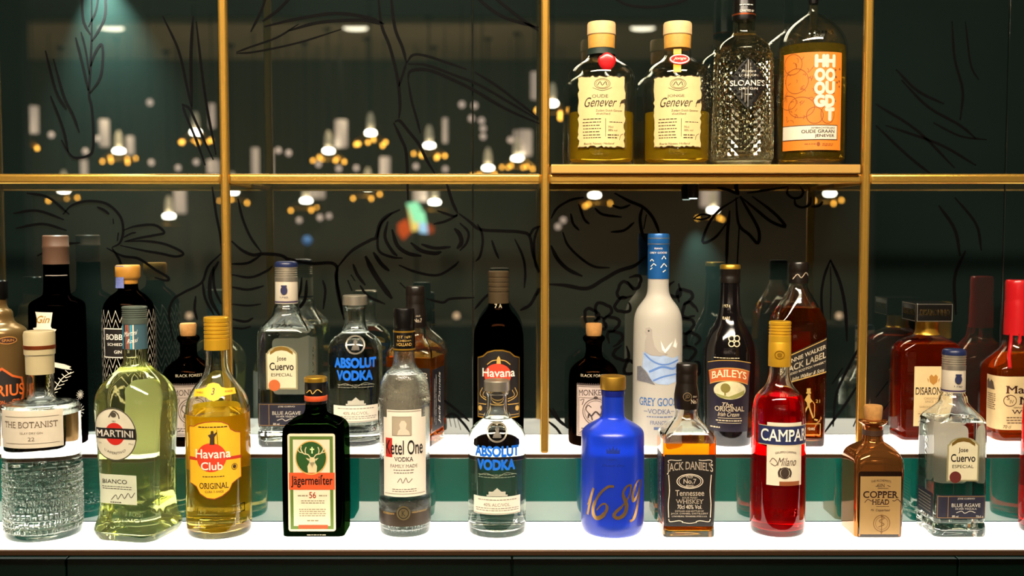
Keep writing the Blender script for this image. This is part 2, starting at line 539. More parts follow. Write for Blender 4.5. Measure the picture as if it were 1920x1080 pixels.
        if step and (max(xs) - min(xs) > step):
            c = math.floor(min(xs) / step) * step
            while c < max(xs):
                bmesh.ops.bisect_plane(bm, geom=bm.verts[:] + bm.edges[:] + bm.faces[:], plane_co=(c, 0, 0), plane_no=(1, 0, 0), dist=1e-4); c += step
        if vstep is None and max(ys) - min(ys) > 12: vstep = 9.0
        if vstep:
            c = math.floor(min(ys) / vstep) * vstep
            while c < max(ys):
                bmesh.ops.bisect_plane(bm, geom=bm.verts[:] + bm.edges[:] + bm.faces[:], plane_co=(0, c, 0), plane_no=(0, 1, 0), dist=1e-4); c += vstep
        bmesh.ops.triangulate(bm, faces=bm.faces[:])
        vm = (min(ys) + max(ys)) / 2
        a, b, r = s.sec(s.za(vm))
        k = sc(vm, s.Dm if s.sq else s.D - b)
        ru = math.radians(rot) * (a if not s.sq else 1)
        if s.sq and rot: ru = 0
        half = 0.0
        if back:
            rr = min(r, 0.985 * min(a, b)); half = 2 * (a - rr) + 2 * (b - rr) + math.pi * rr
        for v in bm.verts:
            z = s.zf(v.co.y)
            v.co = s.surf(v.co.x * k + ru + half, z, off)
        for f in bm.faces:
            if f.normal.length == 0: continue
        bmesh.ops.recalc_face_normals(bm, faces=bm.faces[:])
        return bm_obj(name, bm, m, parent or s.root, smooth=True, angle=60)

# ================================================================== THE PLACE
BRASS = mat('satin_brass', '#d6a64a', 0.27, metal=0.78, noise=0.03, scale=25)
GREENWALL = mirror_glass('green_back_painted_glass', (0.0062, 0.0118, 0.0102), 0.22, (0.97, 1.0, 0.90))
RISERM = mirror_glass('teal_glossy_riser', (0.003, 0.088, 0.068), 0.16, (1.0, 0.96, 0.90))
CABM = mirror_glass('dark_green_lacquer', (0.0012, 0.006, 0.004), 0.045, (0.9, 1, 0.9), rough=0.06)
LITM = mat('lit_white_acrylic', '#fbf6ee', 0.25, emit=STEP_GLOW, ecol=(1.0, 0.965, 0.92))
TRIM = mat('bronze_edge', '#4a3422', 0.45, metal=0.6)
DARK = mat('dark_room_paint', '#3a3226', 0.8, noise=0.2, scale=3)
FLOORM = mat('dark_wood_floor', '#6a5238', 0.5, noise=0.3, scale=6)
CEILM = mat('warm_grey_ceiling', '#bfa882', 0.85, noise=0.12, scale=2)
CEILD = mat('dark_green_ceiling', '#1b2620', 0.8, noise=0.15, scale=2)
BLACK = mat('black_metal', '#15120f', 0.4, metal=0.4)

W0, W1 = -3.2, 3.2
tag(box('floor', (-5, -5.9, -1.10), (5, 1.9, -1.05), FLOORM), kind='structure')
wall = tag(box('wall_back', (W0, Y_MIRROR + 0.006, -1.05), (W1, Y_MIRROR + 0.12, CEIL), DARK), kind='structure')
for a, b in ((W0, -0.963), (-0.963, -0.066), (-0.066, 0.831), (0.831, 1.728), (1.728, W1)):
    box('glass_panel', (a + 0.0006, Y_MIRROR, Z_UP), (b - 0.0006, Y_MIRROR + 0.006, CEIL - 0.02), GREENWALL, wall, bevel=0.0008, seg=1)
tag(box('wall_front', (-5, -5.9, -1.05), (5, -5.75, CEIL), mat('brown_grey_wall', '#5c5242', 0.85, noise=0.15, scale=2)), kind='structure')
tag(box('wall_left', (-5.1, -5.9, -1.05), (-5, 1.9, CEIL), DARK), kind='structure')
tag(box('wall_right', (5, -5.9, -1.05), (5.1, 1.9, CEIL), mat('black_wall', '#14110e', 0.8)), kind='structure')
ce = tag(box('ceiling', (-5, -5.9, CEIL), (5, -4.04, CEIL + 0.1), CEILM), kind='structure')
box('bar_ceiling', (-5, -4.04, CEIL), (5, 1.9, CEIL + 0.1), CEILD, ce)
tag(box('trim_1', (-5, -4.04, CEIL - 0.05), (5, -3.90, CEIL), CEILM, bevel=0.006), kind='structure')
tag(box('wall_added_dark', (2.35, -3.3, -1.05), (5, -3.2, CEIL), mat('black_wall')), kind='structure')  # black partition added to darken this end of the reflected room
tag(box('wall_added_dark_left', (-5, -3.3, -1.05), (-3.15, -3.2, CEIL), mat('black_wall')), kind='structure')  # second added partition, blacks out the opposite end of the reflection

# ---- the flower drawing on the glass: black strokes (photo pixels on the glass plane)
MURAL = [
 ([(172,-20),(172,60),(170,120),(167,175),(172,200),(175,240),(174,280),(165,292),(145,296),(132,290),(115,262)],4),
 ([(170,65),(157,40),(154,0),(156,-20)],4), ([(172,78),(192,45),(198,20),(197,-20)],4), ([(166,50),(180,20),(186,-20)],3),
 ([(168,175),(188,145),(193,105),(190,83),(178,100),(170,125)],4), ([(166,170),(155,120),(142,70)],4), ([(168,140),(160,90),(152,60)],3),
 ([(100,110),(120,180),(137,215),(149,248)],4), ([(85,95),(105,170),(125,205)],4), ([(95,180),(118,240),(128,285)],4),
 ([(305,30),(335,95),(350,160),(360,205)],4), ([(362,30),(358,110),(360,200)],5), ([(368,40),(378,130),(388,200),(405,290)],4),
 ([(342,195),(348,215),(365,255),(385,310)],4), ([(342,195),(356,205),(372,240),(400,300)],4),
 ([(495,50),(560,35),(630,25),(690,33),(720,45)],5), ([(540,58),(600,42),(680,38),(712,45)],5), ([(443,100),(480,97),(560,80),(640,55)],3),
 ([(443,98),(470,88),(520,70),(560,45)],3), ([(492,40),(520,20),(550,-10)],5), ([(470,60),(490,20),(500,-10)],4),
 ([(708,-20),(715,45),(730,85),(742,130),(748,165),(750,200),(748,222)],5), ([(732,-20),(740,50),(755,90),(762,118)],5), ([(762,118),(755,140),(748,162)],4),
 ([(762,118),(775,103),(800,105),(840,118),(875,130)],4), ([(765,120),(800,122),(850,140),(900,160),(960,195),(1010,225)],4),
 ([(765,150),(768,135),(785,130),(810,133),(850,150),(890,170),(950,205),(1012,232)],5), ([(890,135),(930,160),(970,190),(1010,222)],4),
 ([(765,150),(772,190),(782,225),(788,250)],4), ([(740,228),(750,227),(765,245),(785,270),(800,300),(818,330)],5), ([(738,230),(752,260),(762,290),(765,375)],5),
 ([(887,-10),(940,30),(1010,52)],5), ([(920,-10),(970,30),(1010,58)],5), ([(1148,-5),(1180,10),(1230,13),(1275,4),(1300,-8)],4),
 ([(118,402),(135,385),(165,377),(200,382),(225,405),(231,432),(225,455),(210,464)],4),
 ([(231,432),(255,424),(290,422),(308,436),(290,441),(262,446),(236,452)],4), ([(233,453),(270,452),(310,458),(343,474),(330,481),(300,475),(270,470),(225,460)],4),
 ([(200,465),(230,480),(260,485),(290,505),(315,520),(312,526),(290,520)],4), ([(210,465),(225,490),(230,520),(225,545)],4), ([(232,445),(245,438),(255,436)],3),
 ([(130,402),(90,370),(50,362)],4), ([(120,412),(70,395),(25,400)],4), ([(125,432),(80,420),(30,428)],4), ([(150,455),(110,460),(70,480)],4),
 ([(182,388),(195,394),(205,402)],4), ([(212,410),(213,420)],4), ([(222,436),(220,452)],4),
 ([(398,350),(405,400),(413,440),(416,472)],4), ([(446,372),(455,410),(470,445),(490,473)],4),
 ([(434,452),(455,470),(475,478),(492,476),(530,480),(548,500),(556,522)],5), ([(434,495),(465,493),(490,478)],4), ([(434,515),(470,520),(500,508),(511,499)],4),
 ([(434,538),(465,543),(495,536)],4), ([(434,570),(465,573),(490,570)],3), ([(434,598),(460,603),(475,596)],4), ([(434,614),(455,616),(470,612)],3),
 ([(540,484),(580,494),(620,493),(632,502),(630,520),(638,560),(645,600)],5), ([(415,475),(390,500),(378,530),(345,548),(325,562),(317,590),(325,640)],4),
 ([(410,490),(395,520),(395,560),(412,592)],6), ([(380,530),(385,560),(402,592)],4), ([(400,500),(402,540),(415,570)],4), ([(367,555),(365,580),(370,600)],4),
 ([(605,525),(610,545),(606,580)],4), ([(575,525),(572,560),(558,582)],5), ([(566,520),(562,550),(548,575)],4), ([(518,500),(524,516)],4),
 ([(632,502),(660,470),(695,450),(705,445),(712,420),(725,405),(750,393)],5), ([(860,400),(880,415),(900,430),(940,433),(975,435),(993,443),(1000,480),(1012,510)],5), ([(993,443),(1000,430),(1013,424)],4),
 ([(735,400),(715,420),(708,450),(712,472),(735,482),(755,484)],4), ([(727,415),(722,445),(735,470),(745,480)],5), ([(735,430),(745,460),(765,475),(790,480)],6),
 ([(770,455),(790,470),(815,475),(828,472)],6), ([(790,458),(815,465),(845,463)],5), ([(852,428),(862,440),(865,455),(857,466)],7), ([(862,418),(878,435),(875,455),(862,470)],4),
 ([(820,395),(850,405),(858,402)],4), ([(813,420),(835,415),(858,403)],4), ([(838,345),(848,378),(858,400)],5),
 ([(685,480),(700,510),(720,540),(735,560)],8), ([(700,473),(715,495),(730,508)],6), ([(662,495),(670,515),(685,535)],5), ([(652,525),(660,545)],5), ([(658,515),(666,527)],4),
 ([(675,535),(690,555),(722,570)],4), ([(748,497),(780,510),(820,516),(850,500),(860,490)],4), ([(750,530),(765,545)],4), ([(632,503),(632,540),(642,590)],5),
 ([(895,420),(903,435),(905,455),(900,480),(892,490)],4), ([(922,450),(928,468),(935,485)],4), ([(965,448),(980,480),(985,510),(983,540)],4), ([(1010,540),(995,570),(975,582)],5),
 ([(890,580),(905,562),(920,548)],4), ([(800,560),(830,567),(845,560),(890,558)],4),
 ([(832,750),(855,768),(880,790)],4), ([(834,782),(850,776),(870,795),(882,812)],4), ([(842,780),(846,800)],2), ([(850,780),(855,802)],2), ([(858,786),(864,806)],2),
 ([(1033,410),(1045,390),(1070,375),(1095,370)],4), ([(1152,362),(1180,377),(1205,388),(1222,405),(1232,425),(1236,438)],5), ([(1205,388),(1200,410),(1205,440),(1214,456)],5), ([(1212,402),(1207,430)],4),
 ([(1148,385),(1165,390),(1182,384)],4), ([(1115,390),(1130,402),(1166,407)],4), ([(1070,400),(1075,420),(1086,432)],4), ([(1085,382),(1095,410),(1105,420)],4), ([(1145,435),(1170,432),(1189,417)],4),
 ([(1055,435),(1065,460),(1090,485),(1115,500),(1143,502)],4), ([(1033,460),(1045,485),(1065,505),(1092,518)],6), ([(1030,533),(1060,535),(1100,541),(1130,525),(1160,508),(1190,498),(1212,480)],6),
 ([(1010,424),(1002,450),(1003,490),(1010,512)],4), ([(1005,555),(1015,540),(1022,535)],4),
 ([(1385,365),(1365,356),(1345,352)],5), ([(1385,370),(1340,402),(1317,452),(1340,446),(1363,418)],4), ([(1380,370),(1385,420),(1405,440),(1421,456),(1422,430),(1400,390),(1387,368)],5),
 ([(1388,368),(1420,395),(1445,415),(1472,425),(1460,408),(1440,390),(1410,368)],5), ([(1400,362),(1440,356),(1478,350)],4), ([(1368,395),(1364,440),(1362,500)],5), ([(1386,425),(1382,500)],5),
 ([(1300,410),(1316,402),(1332,405),(1318,411),(1300,410)],3), ([(1385,365),(1380,352),(1383,345)],6),
 ([(1478,352),(1476,362),(1486,371),(1500,370),(1506,360),(1500,350)],4), ([(1490,372),(1492,384),(1505,389),(1518,383),(1520,370)],4), ([(1520,388),(1535,386),(1543,378)],4),
 ([(1557,487),(1545,520),(1540,560),(1545,620)],4), ([(1557,487),(1575,530),(1585,580),(1588,640)],5), ([(1557,500),(1558,540),(1557,600)],2),
 ([(1617,640),(1590,690),(1568,740),(1562,800)],4), ([(1545,812),(1580,765),(1608,722)],4), ([(1560,720),(1580,690)],4), ([(1600,800),(1612,770)],4),
 ([(1642,235),(1700,290),(1750,330)],4), ([(1642,195),(1720,245),(1790,315)],4), ([(1690,150),(1740,200),(1800,235),(1830,260)],4), ([(1785,40),(1790,110),(1805,170),(1800,225)],4),
 ([(1810,40),(1820,120),(1835,150)],3), ([(1680,130),(1720,170),(1770,195)],4), ([(1660,235),(1760,270),(1830,310)],4), ([(1750,230),(1800,255),(1850,262)],3),
 ([(1760,385),(1790,430),(1800,480)],5), ([(1790,370),(1830,420),(1840,470)],4), ([(1810,470),(1790,520),(1792,590)],5), ([(1642,745),(1665,715)],4), ([(1640,790),(1670,750)],4),
 ([(1028,765),(1045,785),(1062,800)],5), ([(1028,790),(1045,805),(1060,830)],4), ([(1036,765),(1052,790)],4),
]
for cx, cy, r in ((1172,545,15),(1168,572,14),(1130,583,15),(1108,592,13),(1146,607,14),(1152,634,14),(1166,662,14),(1182,690,12),(1126,607,11),
                  (1190,528,12),(1263,543,14),(1283,556,14),(1293,582,14),(1286,610,14),(1297,636,13),(1290,662,13),(1301,690,12)):
    rnd = random.Random(cx * 7 + cy)
    k0 = rnd.uniform(0, 6)
    MURAL.append(([(cx + r * (1 + 0.16 * math.sin(3 * t + k0)) * math.cos(t), cy + r * (1 + 0.16 * math.sin(3 * t + k0)) * math.sin(t)) for t in [k0 + i * 0.57 for i in range(11)]], 5))
INKM = mat('black_mural_paint', '#030202', 0.6, spec=0.06)
for pts, wd in MURAL:
    q = catmull([(p[0], p[1], 0) for p in pts], 5)
    vs, fs = [], []
    n = len(q)
    for i, p in enumerate(q):
        d = q[min(i + 1, n - 1)] - q[max(i - 1, 0)]
        d.normalize(); nr = Vector((-d.y, d.x, 0)); t = i / (n - 1)
        k = wd * 0.6 * (0.45 + 0.55 * min(1, 5 * min(t, 1 - t)))
        for sg in (1, -1):
            e = p + nr * (k * sg); a = P(e.x, e.y, Y_MIRROR); vs.append((a.x, Y_MIRROR - 0.0004, a.z))
    for i in range(n - 1): fs.append((2 * i, 2 * i + 2, 2 * i + 3, 2 * i + 1))
    mesh('mural_stroke', vs, fs, INKM, wall, smooth=False)

# ---- lit steps and the cabinet under them
X0, X1 = -1.30, 1.30
t = empty('lit_step', (0, Y_EDGE, 0)); tag(t, 'lower glowing white step carrying the front row of bottles', 'shelf', 'glowing bottle steps')
box('light_panel', (X0, 0.003, -0.010), (X1, Y_RISER - Y_EDGE, 0), LITM, t, bevel=0.001)
box('edge_trim', (X0, -0.003, -0.014), (X1, 0.004, -0.006), TRIM, t, bevel=0.0015)
t = empty('lit_step', (0, Y_RISER, 0)); tag(t, 'upper glowing white step with teal riser carrying the back row of bottles', 'shelf', 'glowing bottle steps')
box('light_panel', (X0, 0.0035, Z_UP - 0.010), (X1, Y_MIRROR - Y_RISER - 0.0005, Z_UP), LITM, t, bevel=0.001)
box('edge_trim', (X0, -0.001, Z_UP - 0.006), (X1, 0.0035, Z_UP - 0.0005), TRIM, t, bevel=0.0008)
box('riser_panel', (X0, 0.0, 0.0005), (X1, 0.010, Z_UP - 0.0065), RISERM, t, bevel=0.0006, seg=1)
t = empty('bar_cabinet', (0, Y_EDGE, -1.05)); tag(t, 'dark green lacquered cabinet under the lower lit step', 'cabinet')
box('body', (X0, 0.03, 0.0), (X1, 0.26, 1.05 - 0.018), CABM, t)
for i in range(4):
    a = X0 + i * 0.65
    box('door', (a + 0.001, 0.010, 0.08), (a + 0.649, 0.030, 1.05 - 0.022), CABM, t, bevel=0.0015)

# ---- brass frame
YF = Y_FRAME + 0.009
ZR = zat(335, Y_FRAME)
t = empty('brass_frame', (0, YF, Z_UP)); tag(t, 'satin brass grid frame standing on the edge of the upper step', 'frame')
posts = [-0.937, -0.443, 0.051, 0.546, 1.040]
for x in posts:
    bm_ = box('post', (x - 0.0066, -0.0066, 0.0), (x + 0.0066, 0.0066, CEIL - Z_UP), BRASS, t, bevel=0.0040, seg=4)
    box('wall_arm', (x - 0.004, 0.0066, ZR - Z_UP - 0.0085), (x + 0.004, Y_MIRROR - YF - 0.0005, ZR - Z_UP - 0.0005), BRASS, t, bevel=0.0015)
for a, b in zip(posts, posts[1:]):
    for zz in (ZR, ZR + 0.43):
        box('rail', (a + 0.0060, -0.0060, zz - Z_UP - 0.0078), (b - 0.0060, 0.0060, zz - Z_UP + 0.0078), BRASS, t, bevel=0.0045, seg=4)
ZT = zat(308, 1.586)
xa, xb = xat(1033, 318, 1.588), xat(1614, 318, 1.588)
tag(box('display_board', (xa, 1.588, ZR + 0.0079), (xb, Y_MIRROR - 0.0006, ZT), mat('satin_gold_board', '#c79a4e', 0.5, metal=0.45, noise=0.06, scale=14), bevel=0.0015), 'golden board on the brass frame holding four gin bottles', 'shelf')

# ---- two small spotlights that wash the green glass, one hung under the board, one under the rail above the picture
def mini_spot(x, y, ztop, aim, power, label, cone=62):
    t = empty('mini_spotlight', (x, y, ztop)); tag(t, label, 'spotlight', 'small spotlights on the frame')
    tube('stem', [(0, 0, 0), (0, 0, -0.010)], 0.0025, BLACK, t, n=8)
    lathe_mesh('housing', [(0.0078, -0.034), (0.0090, -0.033), (0.0090, -0.012), (0.0060, -0.009)], BLACK, t, N=20)
    lathe_mesh('lens', [(0.0065, -0.0352), (0.0065, -0.0342)], mat('spot_lens', '#e8fff8', 0.3, emit=3.0), t, N=16)
    o = spot('mini_spot_beam', (x, y, ztop - 0.037), aim, power, cone, 1.0, (0.80, 1.0, 0.93), 0.006)
    return t
p = P(1330, 590, Y_MIRROR); q_ = P(1300, 352, 1.712)
mini_spot(q_.x, 1.712, ZR + 0.0079, p, 9.0, 'tiny dark spotlight under the golden board, right of the tall white bottle', 50)
p = P(212, 150, Y_MIRROR)
t = empty('spot_arm', (p.x - 0.02, YF, ZR + 0.43 - 0.0078)); tag(t, 'short dark arm under the upper brass rail', 'arm')
box('bar', (-0.004, -0.005, -0.005), (0.004, 0.115, 0.0), BLACK, t, bevel=0.001)
mini_spot(p.x - 0.02, YF + 0.105, ZR + 0.43 - 0.0130, p, 55.0, 'tiny dark spotlight hung high over the leafy stem drawing')

# ---- the room that the glass reflects
def mirror_pos(u, v, Dv):
    p = P(u, v, Dv); return (p.x, 2 * Y_MIRROR - p.y, p.z)
ORD = ['first', 'second', 'third', 'fourth', 'fifth', 'sixth', 'seventh', 'eighth', 'ninth', 'tenth', 'eleventh', 'twelfth', 'thirteenth', 'fourteenth', 'fifteenth', 'sixteenth', 'seventeenth', 'eighteenth',
       'nineteenth', 'twentieth', 'twenty-first', 'twenty-second', 'twenty-third', 'twenty-fourth', 'twenty-fifth', 'twenty-sixth', 'twenty-seventh', 'rightmost']
LAMPW = mat('white_lamp', '#fff6e8', 0.4, emit=75, ecol=(1.0, 0.93, 0.80))
AMBER = mat('amber_bulb', '#ffb43c', 0.3, emit=22, ecol=(1.0, 0.46, 0.06))
SHADEM = mat('pale_shade', '#e8d8cc', 0.7, emit=1.25, ecol=(1.0, 0.75, 0.63))
GLOBEM = mat('pale_globe', '#f0dcd4', 0.5, emit=2.2, ecol=(1.0, 0.74, 0.64))
CRYST = mat('cloudy_crystal', '#d8c8a8', 0.4, emit=0.9, ecol=(1.0, 0.85, 0.6))
rnd = random.Random(5)
def chandelier(u, v, Dv, label, bulbs=6):
    x, y, z = mirror_pos(u, v, Dv)
    k = Dv / 7.0
    t = empty('chandelier', (x, y, z)); tag(t, label, 'chandelier', 'chandeliers reflected in the green glass')
    tube('rod', [(0, 0, 0.13 * k), (0, 0, CEIL - z)], 0.006, BLACK, t, n=6)
    lathe_mesh('ceiling_cap', [(0.03, -0.02), (0.03, 0.0)], BLACK, t, N=12, loc=(0, 0, CEIL - z))
    lathe_mesh('lamp', [(0.012, -0.014), (0.032 * k, -0.010), (0.036 * k, 0.0), (0.03 * k, 0.010), (0.012, 0.014)], LAMPW, t, N=16)
    lathe_mesh('crystal', [(0.016, 0.02), (0.026 * k, 0.05), (0.022 * k, 0.10 * k), (0.010, 0.135 * k)], CRYST, t, N=12)
    r = 0.105 * k
    rg = [(r * math.cos(a), r * math.sin(a), -0.055 * k) for a in [2 * math.pi * i / 20 for i in range(21)]]
    tube('ring', rg, 0.004, BRASS, t, n=6)
    a0 = rnd.uniform(0, 6)
    for i in range(bulbs):
        a = a0 + 2 * math.pi * i / bulbs
        b = lathe_mesh('bulb', [(0.003, -0.012), (0.0095, -0.004), (0.0095, 0.004), (0.003, 0.012)], AMBER, t, N=8, loc=(r * math.cos(a), r * math.sin(a), -0.045 * k - 0.035 * rnd.random()))
        tube('arm', [(0, 0, 0.02), (r * 0.6 * math.cos(a), r * 0.6 * math.sin(a), -0.02 * k), (r * math.cos(a), r * math.sin(a), -0.052 * k)], 0.003, BRASS, t, n=5)
UP = [(37,255,7.0),(223,283,8.2),(367,248,6.8),(616,283,7.8),(695,249,6.8),(805,273,7.4),(915,315,8.2),(970,297,8.0),(1036,194,5.6)]
DOWN = [(15,360,8.6),(120,357,8.6),(317,405,8.8),(436,360,8.5),(574,376,8.4),(690,352,8.2),(815,379,8.6),(1115,366,8.4),(1337,394,8.6),(1556,363,8.4)]
for i, (u, v, d) in enumerate(UP):
    chandelier(u, v, d, 'brass chandelier with white lamp, %s from the left reflected above the rail' % ORD[i])
for i, (u, v, d) in enumerate(DOWN):
    chandelier(u, v, d, 'brass chandelier with white lamp, %s from the left reflected below the rail' % ORD[i], bulbs=3 if i not in (2, 6) else 0)
CYL = [(63,200,250,18,7.2),(196,225,275,18,8),(245,256,290,14,8.1),(398,195,240,11,7.1),(400,300,326,22,8.4),(40,300,328,24,8.5),(158,300,330,12,8.6),(479,278,330,13,8.0),(507,280,330,11,8.1),
       (640,226,276,23,7.9),(722,295,330,19,8.3),(835,222,268,9,7.6),(980,245,292,34,8.1),(1003,136,186,16,6.4),(338,352,400,22,8.7),(590,346,372,38,9.0),(788,352,378,26,8.7),(1330,350,388,34,9.05)]
for i, (u, v0, v1, wd, d) in enumerate(sorted(CYL)):
    x, y, z = mirror_pos(u, v1, d); h = (v1 - v0) * d / FPX; r = wd * d / FPX / 2
    t = empty('pendant_lamp', (x, y, z)); tag(t, 'tall pale cylinder pendant lamp, %s of its kind from the left in the reflection' % ORD[i], 'pendant lamp', 'pale pendants reflected in the green glass')
    lathe_mesh('shade', [(r * .94, 0), (r, 0.01), (r, h - 0.01), (r * .94, h)], SHADEM, t, N=20)
    tube('cord', [(0, 0, h), (0, 0, CEIL - z)], 0.004, BLACK, t, n=5)
GL = [(96,253,8),(160,284,8.2),(183,260,8.3),(281,192,7),(284,305,8.3),(334,315,8.4),(368,304,8.3),(522,282,8.1),(541,287,8.0),(597,308,8.5),(635,316,8.5),(668,315,8.6),(780,312,8.5),(835,317,8.6),
      (866,196,7),(890,198,7.2),(884,222,7.4),(903,226,7.3),(906,241,7.5),(906,256,7.6),(957,262,8.2),(1670,236,7.2),(1801,277,7.8),(561,413,8.7),(600,408,8.6),(617,405,8.8),(1046,425,8.6),(1056,413,8.7)]
for i, (u, v, d) in enumerate(sorted(GL)):
    x, y, z = mirror_pos(u, v, d); r = 0.022 if u < 1600 else 0.03
    t = empty('globe_lamp', (x, y, z)); tag(t, 'small dim globe bulb on a cord, %s from the left in the reflection' % ORD[i] if i < 27 else 'small dim globe bulb, rightmost of all in the reflection', 'globe lamp', 'dim globe bulbs reflected in the green glass')
    lathe_mesh('globe', [(0.004, -r), (r * .7, -r * .7), (r, 0), (r * .7, r * .7), (0.004, r)], GLOBEM, t, N=12)
    tube('cord', [(0, 0, r), (0, 0, CEIL - z)], 0.003, BLACK, t, n=5)
DISC = mat('downlight_glow', '#fff2dc', 0.5, emit=9, ecol=(1.0, 0.90, 0.72))
names = ['leftmost', 'second', 'third', 'rightmost']
for i, (x, y) in enumerate(ROOM_SPOTS):
    t = empty('downlight', (x, y, CEIL)); tag(t, '%s of the four oval ceiling lights reflected along the top' % names[i], 'downlight', 'ceiling downlights reflected in the glass')
    lathe_mesh('bezel', [(0.10, -0.012), (0.105, -0.006), (0.105, 0.0)], BRASS, t, N=28)
    lathe_mesh('lens', [(0.088, -0.016), (0.088, -0.0125)], DISC, t, N=28)
t = empty('added_trough_light', (-0.12, 0.20, CEIL)); tag(t, 'long brass-rimmed ceiling light trough added to light the bottles', 'ceiling light')  # added fixture around the widened light, out of view
box('rim', (-1.20, -0.20, -0.012), (1.20, 0.20, 0.0), BRASS, t, bevel=0.003)
box('diffuser', (-1.15, -0.17, -0.016), (1.15, 0.17, -0.0125), DISC, t)
# multicoloured light, blue light, sideboard with candles
x, y, z = mirror_pos(780, 412, 8.7)
t = empty('multicolour_light', (x, y, z)); tag(t, 'multicoloured teal, yellow, red and blue light blurred in the reflection', 'lamp')  # panes and stand stand in for an unidentified coloured light
def pane(name, pts, c, e):
    vs = [(a * 8.7 / FPX, 0.0, -b * 8.7 / FPX) for a, b in pts]; n = len(vs); vs = [(p[0], -0.004, p[2]) for p in vs] + [(p[0], 0.004, p[2]) for p in vs]
    fs = [tuple(range(n)), tuple(reversed(range(n, 2 * n)))] + [(i, n + i, n + (i + 1) % n, (i + 1) % n) for i in range(n)]
    mesh(name, vs, fs, mat('glow_pane_' + c[1:], c, 0.4, emit=e), t, smooth=False)
pane('glass_pane', [(-18,-30),(2,-34),(16,-12),(20,8),(6,4),(-4,6)], '#8fe0b4', 4.0)
pane('glass_pane', [(-16,-26),(-18,-30),(-4,6),(6,4),(4,20),(-8,22)], '#f0d070', 3.5)
pane('glass_pane', [(6,4),(20,8),(22,26),(6,24)], '#9cc8f0', 4.0)
pane('glass_pane', [(-34,8),(-18,-2),(-9,22),(-24,38),(-34,24)], '#d8541c', 2.6)
pane('glass_pane', [(20,6),(34,14),(32,26),(22,26)], '#b04a1c', 1.5)
tube('stand', [(0, 0, -0.09), (0, 0, -1.05 - z + 0.02)], 0.01, BLACK, t)
lathe_mesh('base', [(0.12, 0), (0.12, 0.015), (0.02, 0.03)], BLACK, t, N=20, loc=(0, 0, -1.05 - z))
x, y, z = mirror_pos(576, 450, 8.6)
t = empty('blue_lamp', (x, y, z)); tag(t, 'small soft blue light blurred in the reflection', 'lamp')
lathe_mesh('globe', [(0.01, -0.04), (0.035, -0.02), (0.04, 0.0), (0.03, 0.02), (0.01, 0.035)], mat('blue_glow', '#5a90d8', 0.4, emit=1.2), t, N=16)
tube('stand', [(0, 0, -0.04), (0, 0, -1.05 - z)], 0.008, BLACK, t)
zs = zat(604, 8.3)
t = empty('sideboard', (0, 2 * Y_MIRROR - 8.3, -1.05)); tag(t, 'long dark sideboard across the room, faint in the reflection', 'sideboard')
box('body', (-2.8, -0.2, 0.08), (2.9, 0.2, zs + 1.05 - 0.03), DARK, t)
box('top', (-2.85, -0.23, zs + 1.05 - 0.03), (2.95, 0.23, zs + 1.05), DARK, t, bevel=0.004)
for a in (-2.7, 0, 2.8): box('foot', (a - 0.03, -0.15, 0), (a + 0.03, 0.15, 0.08), BLACK, t)
CANDLE = mat('candle_glow', '#f0c090', 0.5, emit=3.0, ecol=(1.0, 0.66, 0.42))
for i, u in enumerate((355, 405, 785, 856, 1424, 1436, 1573)):
    x, y, z = mirror_pos(u, 604, 8.3)
    t = empty('candle_jar', (x, y, zs)); tag(t, 'small glowing candle jar on the far sideboard, %s from the left' % ORD[i], 'candle', 'candle jars on the far sideboard')
    lathe_mesh('jar', [(0.024, 0), (0.026, 0.004), (0.026, 0.03)], BLACK, t, N=14)
    lathe_mesh('flame', [(0.006, 0.03), (0.022, 0.036), (0.022, 0.06), (0.006, 0.075)], CANDLE, t, N=12)

# ================================================================== BOTTLES
G_FRONT, G_BACK, G_TOP = 'bottles on the lower lit step', 'bottles on the upper lit step', 'bottles on the golden board'
CLEAR = glass('clear_glass', '#fdfefc')
CLEARB = glass('clear_glass_embossed', '#fdfefc', bump=0.55, scale=420)
THIN = thin_glass('thin_clear_glass')
WATER = glass('clear_spirit', '#fbfcfa', ior=0.9)
CREAM = paper('cream_paper', '#e6d9bf'); WHITE = paper('white_paper', '#ece6da', 0.05)
GOLD = foil('gold_foil', '#d8a83c'); SILVER = foil('silver_foil', '#cfc6b4', 0.3); GOLDC = mat('gold_cap_metal', '#e2ad2c', 0.32, metal=0.55)
BLK = mat('black_plastic', '#0d0b0a', 0.25); CORK = mat('cork', '#a8783e', 0.85, noise=0.3, scale=260, bump=0.5)
WOODC = mat('pale_wood_stopper', '#e2bd86', 0.6, noise=0.15, scale=90)
I_BLK, I_GOLD, I_WHT, I_GRY = ink('#17120f'), mat('gold_ink', '#cfa656', 0.5, metal=0.2), ink('#efe9dc'), ink('#6e655a')
def ridged(v_top, v_bot, hw, n=4, lip=1.0):
    """screw cap outline with turned ridges, bottom to top"""
    out = [(v_bot, hw)]
    h = (v_bot - v_top)
    for i in range(n):
        v = v_bot - h * (0.35 + 0.6 * i / n)
        out += [(v + 1.6, hw), (v + .8, hw - 1.0), (v - .8, hw - 1.0), (v - 1.6, hw)]
    out += [(v_top + 1.5, hw), (v_top, hw - 1.5)]
    return out

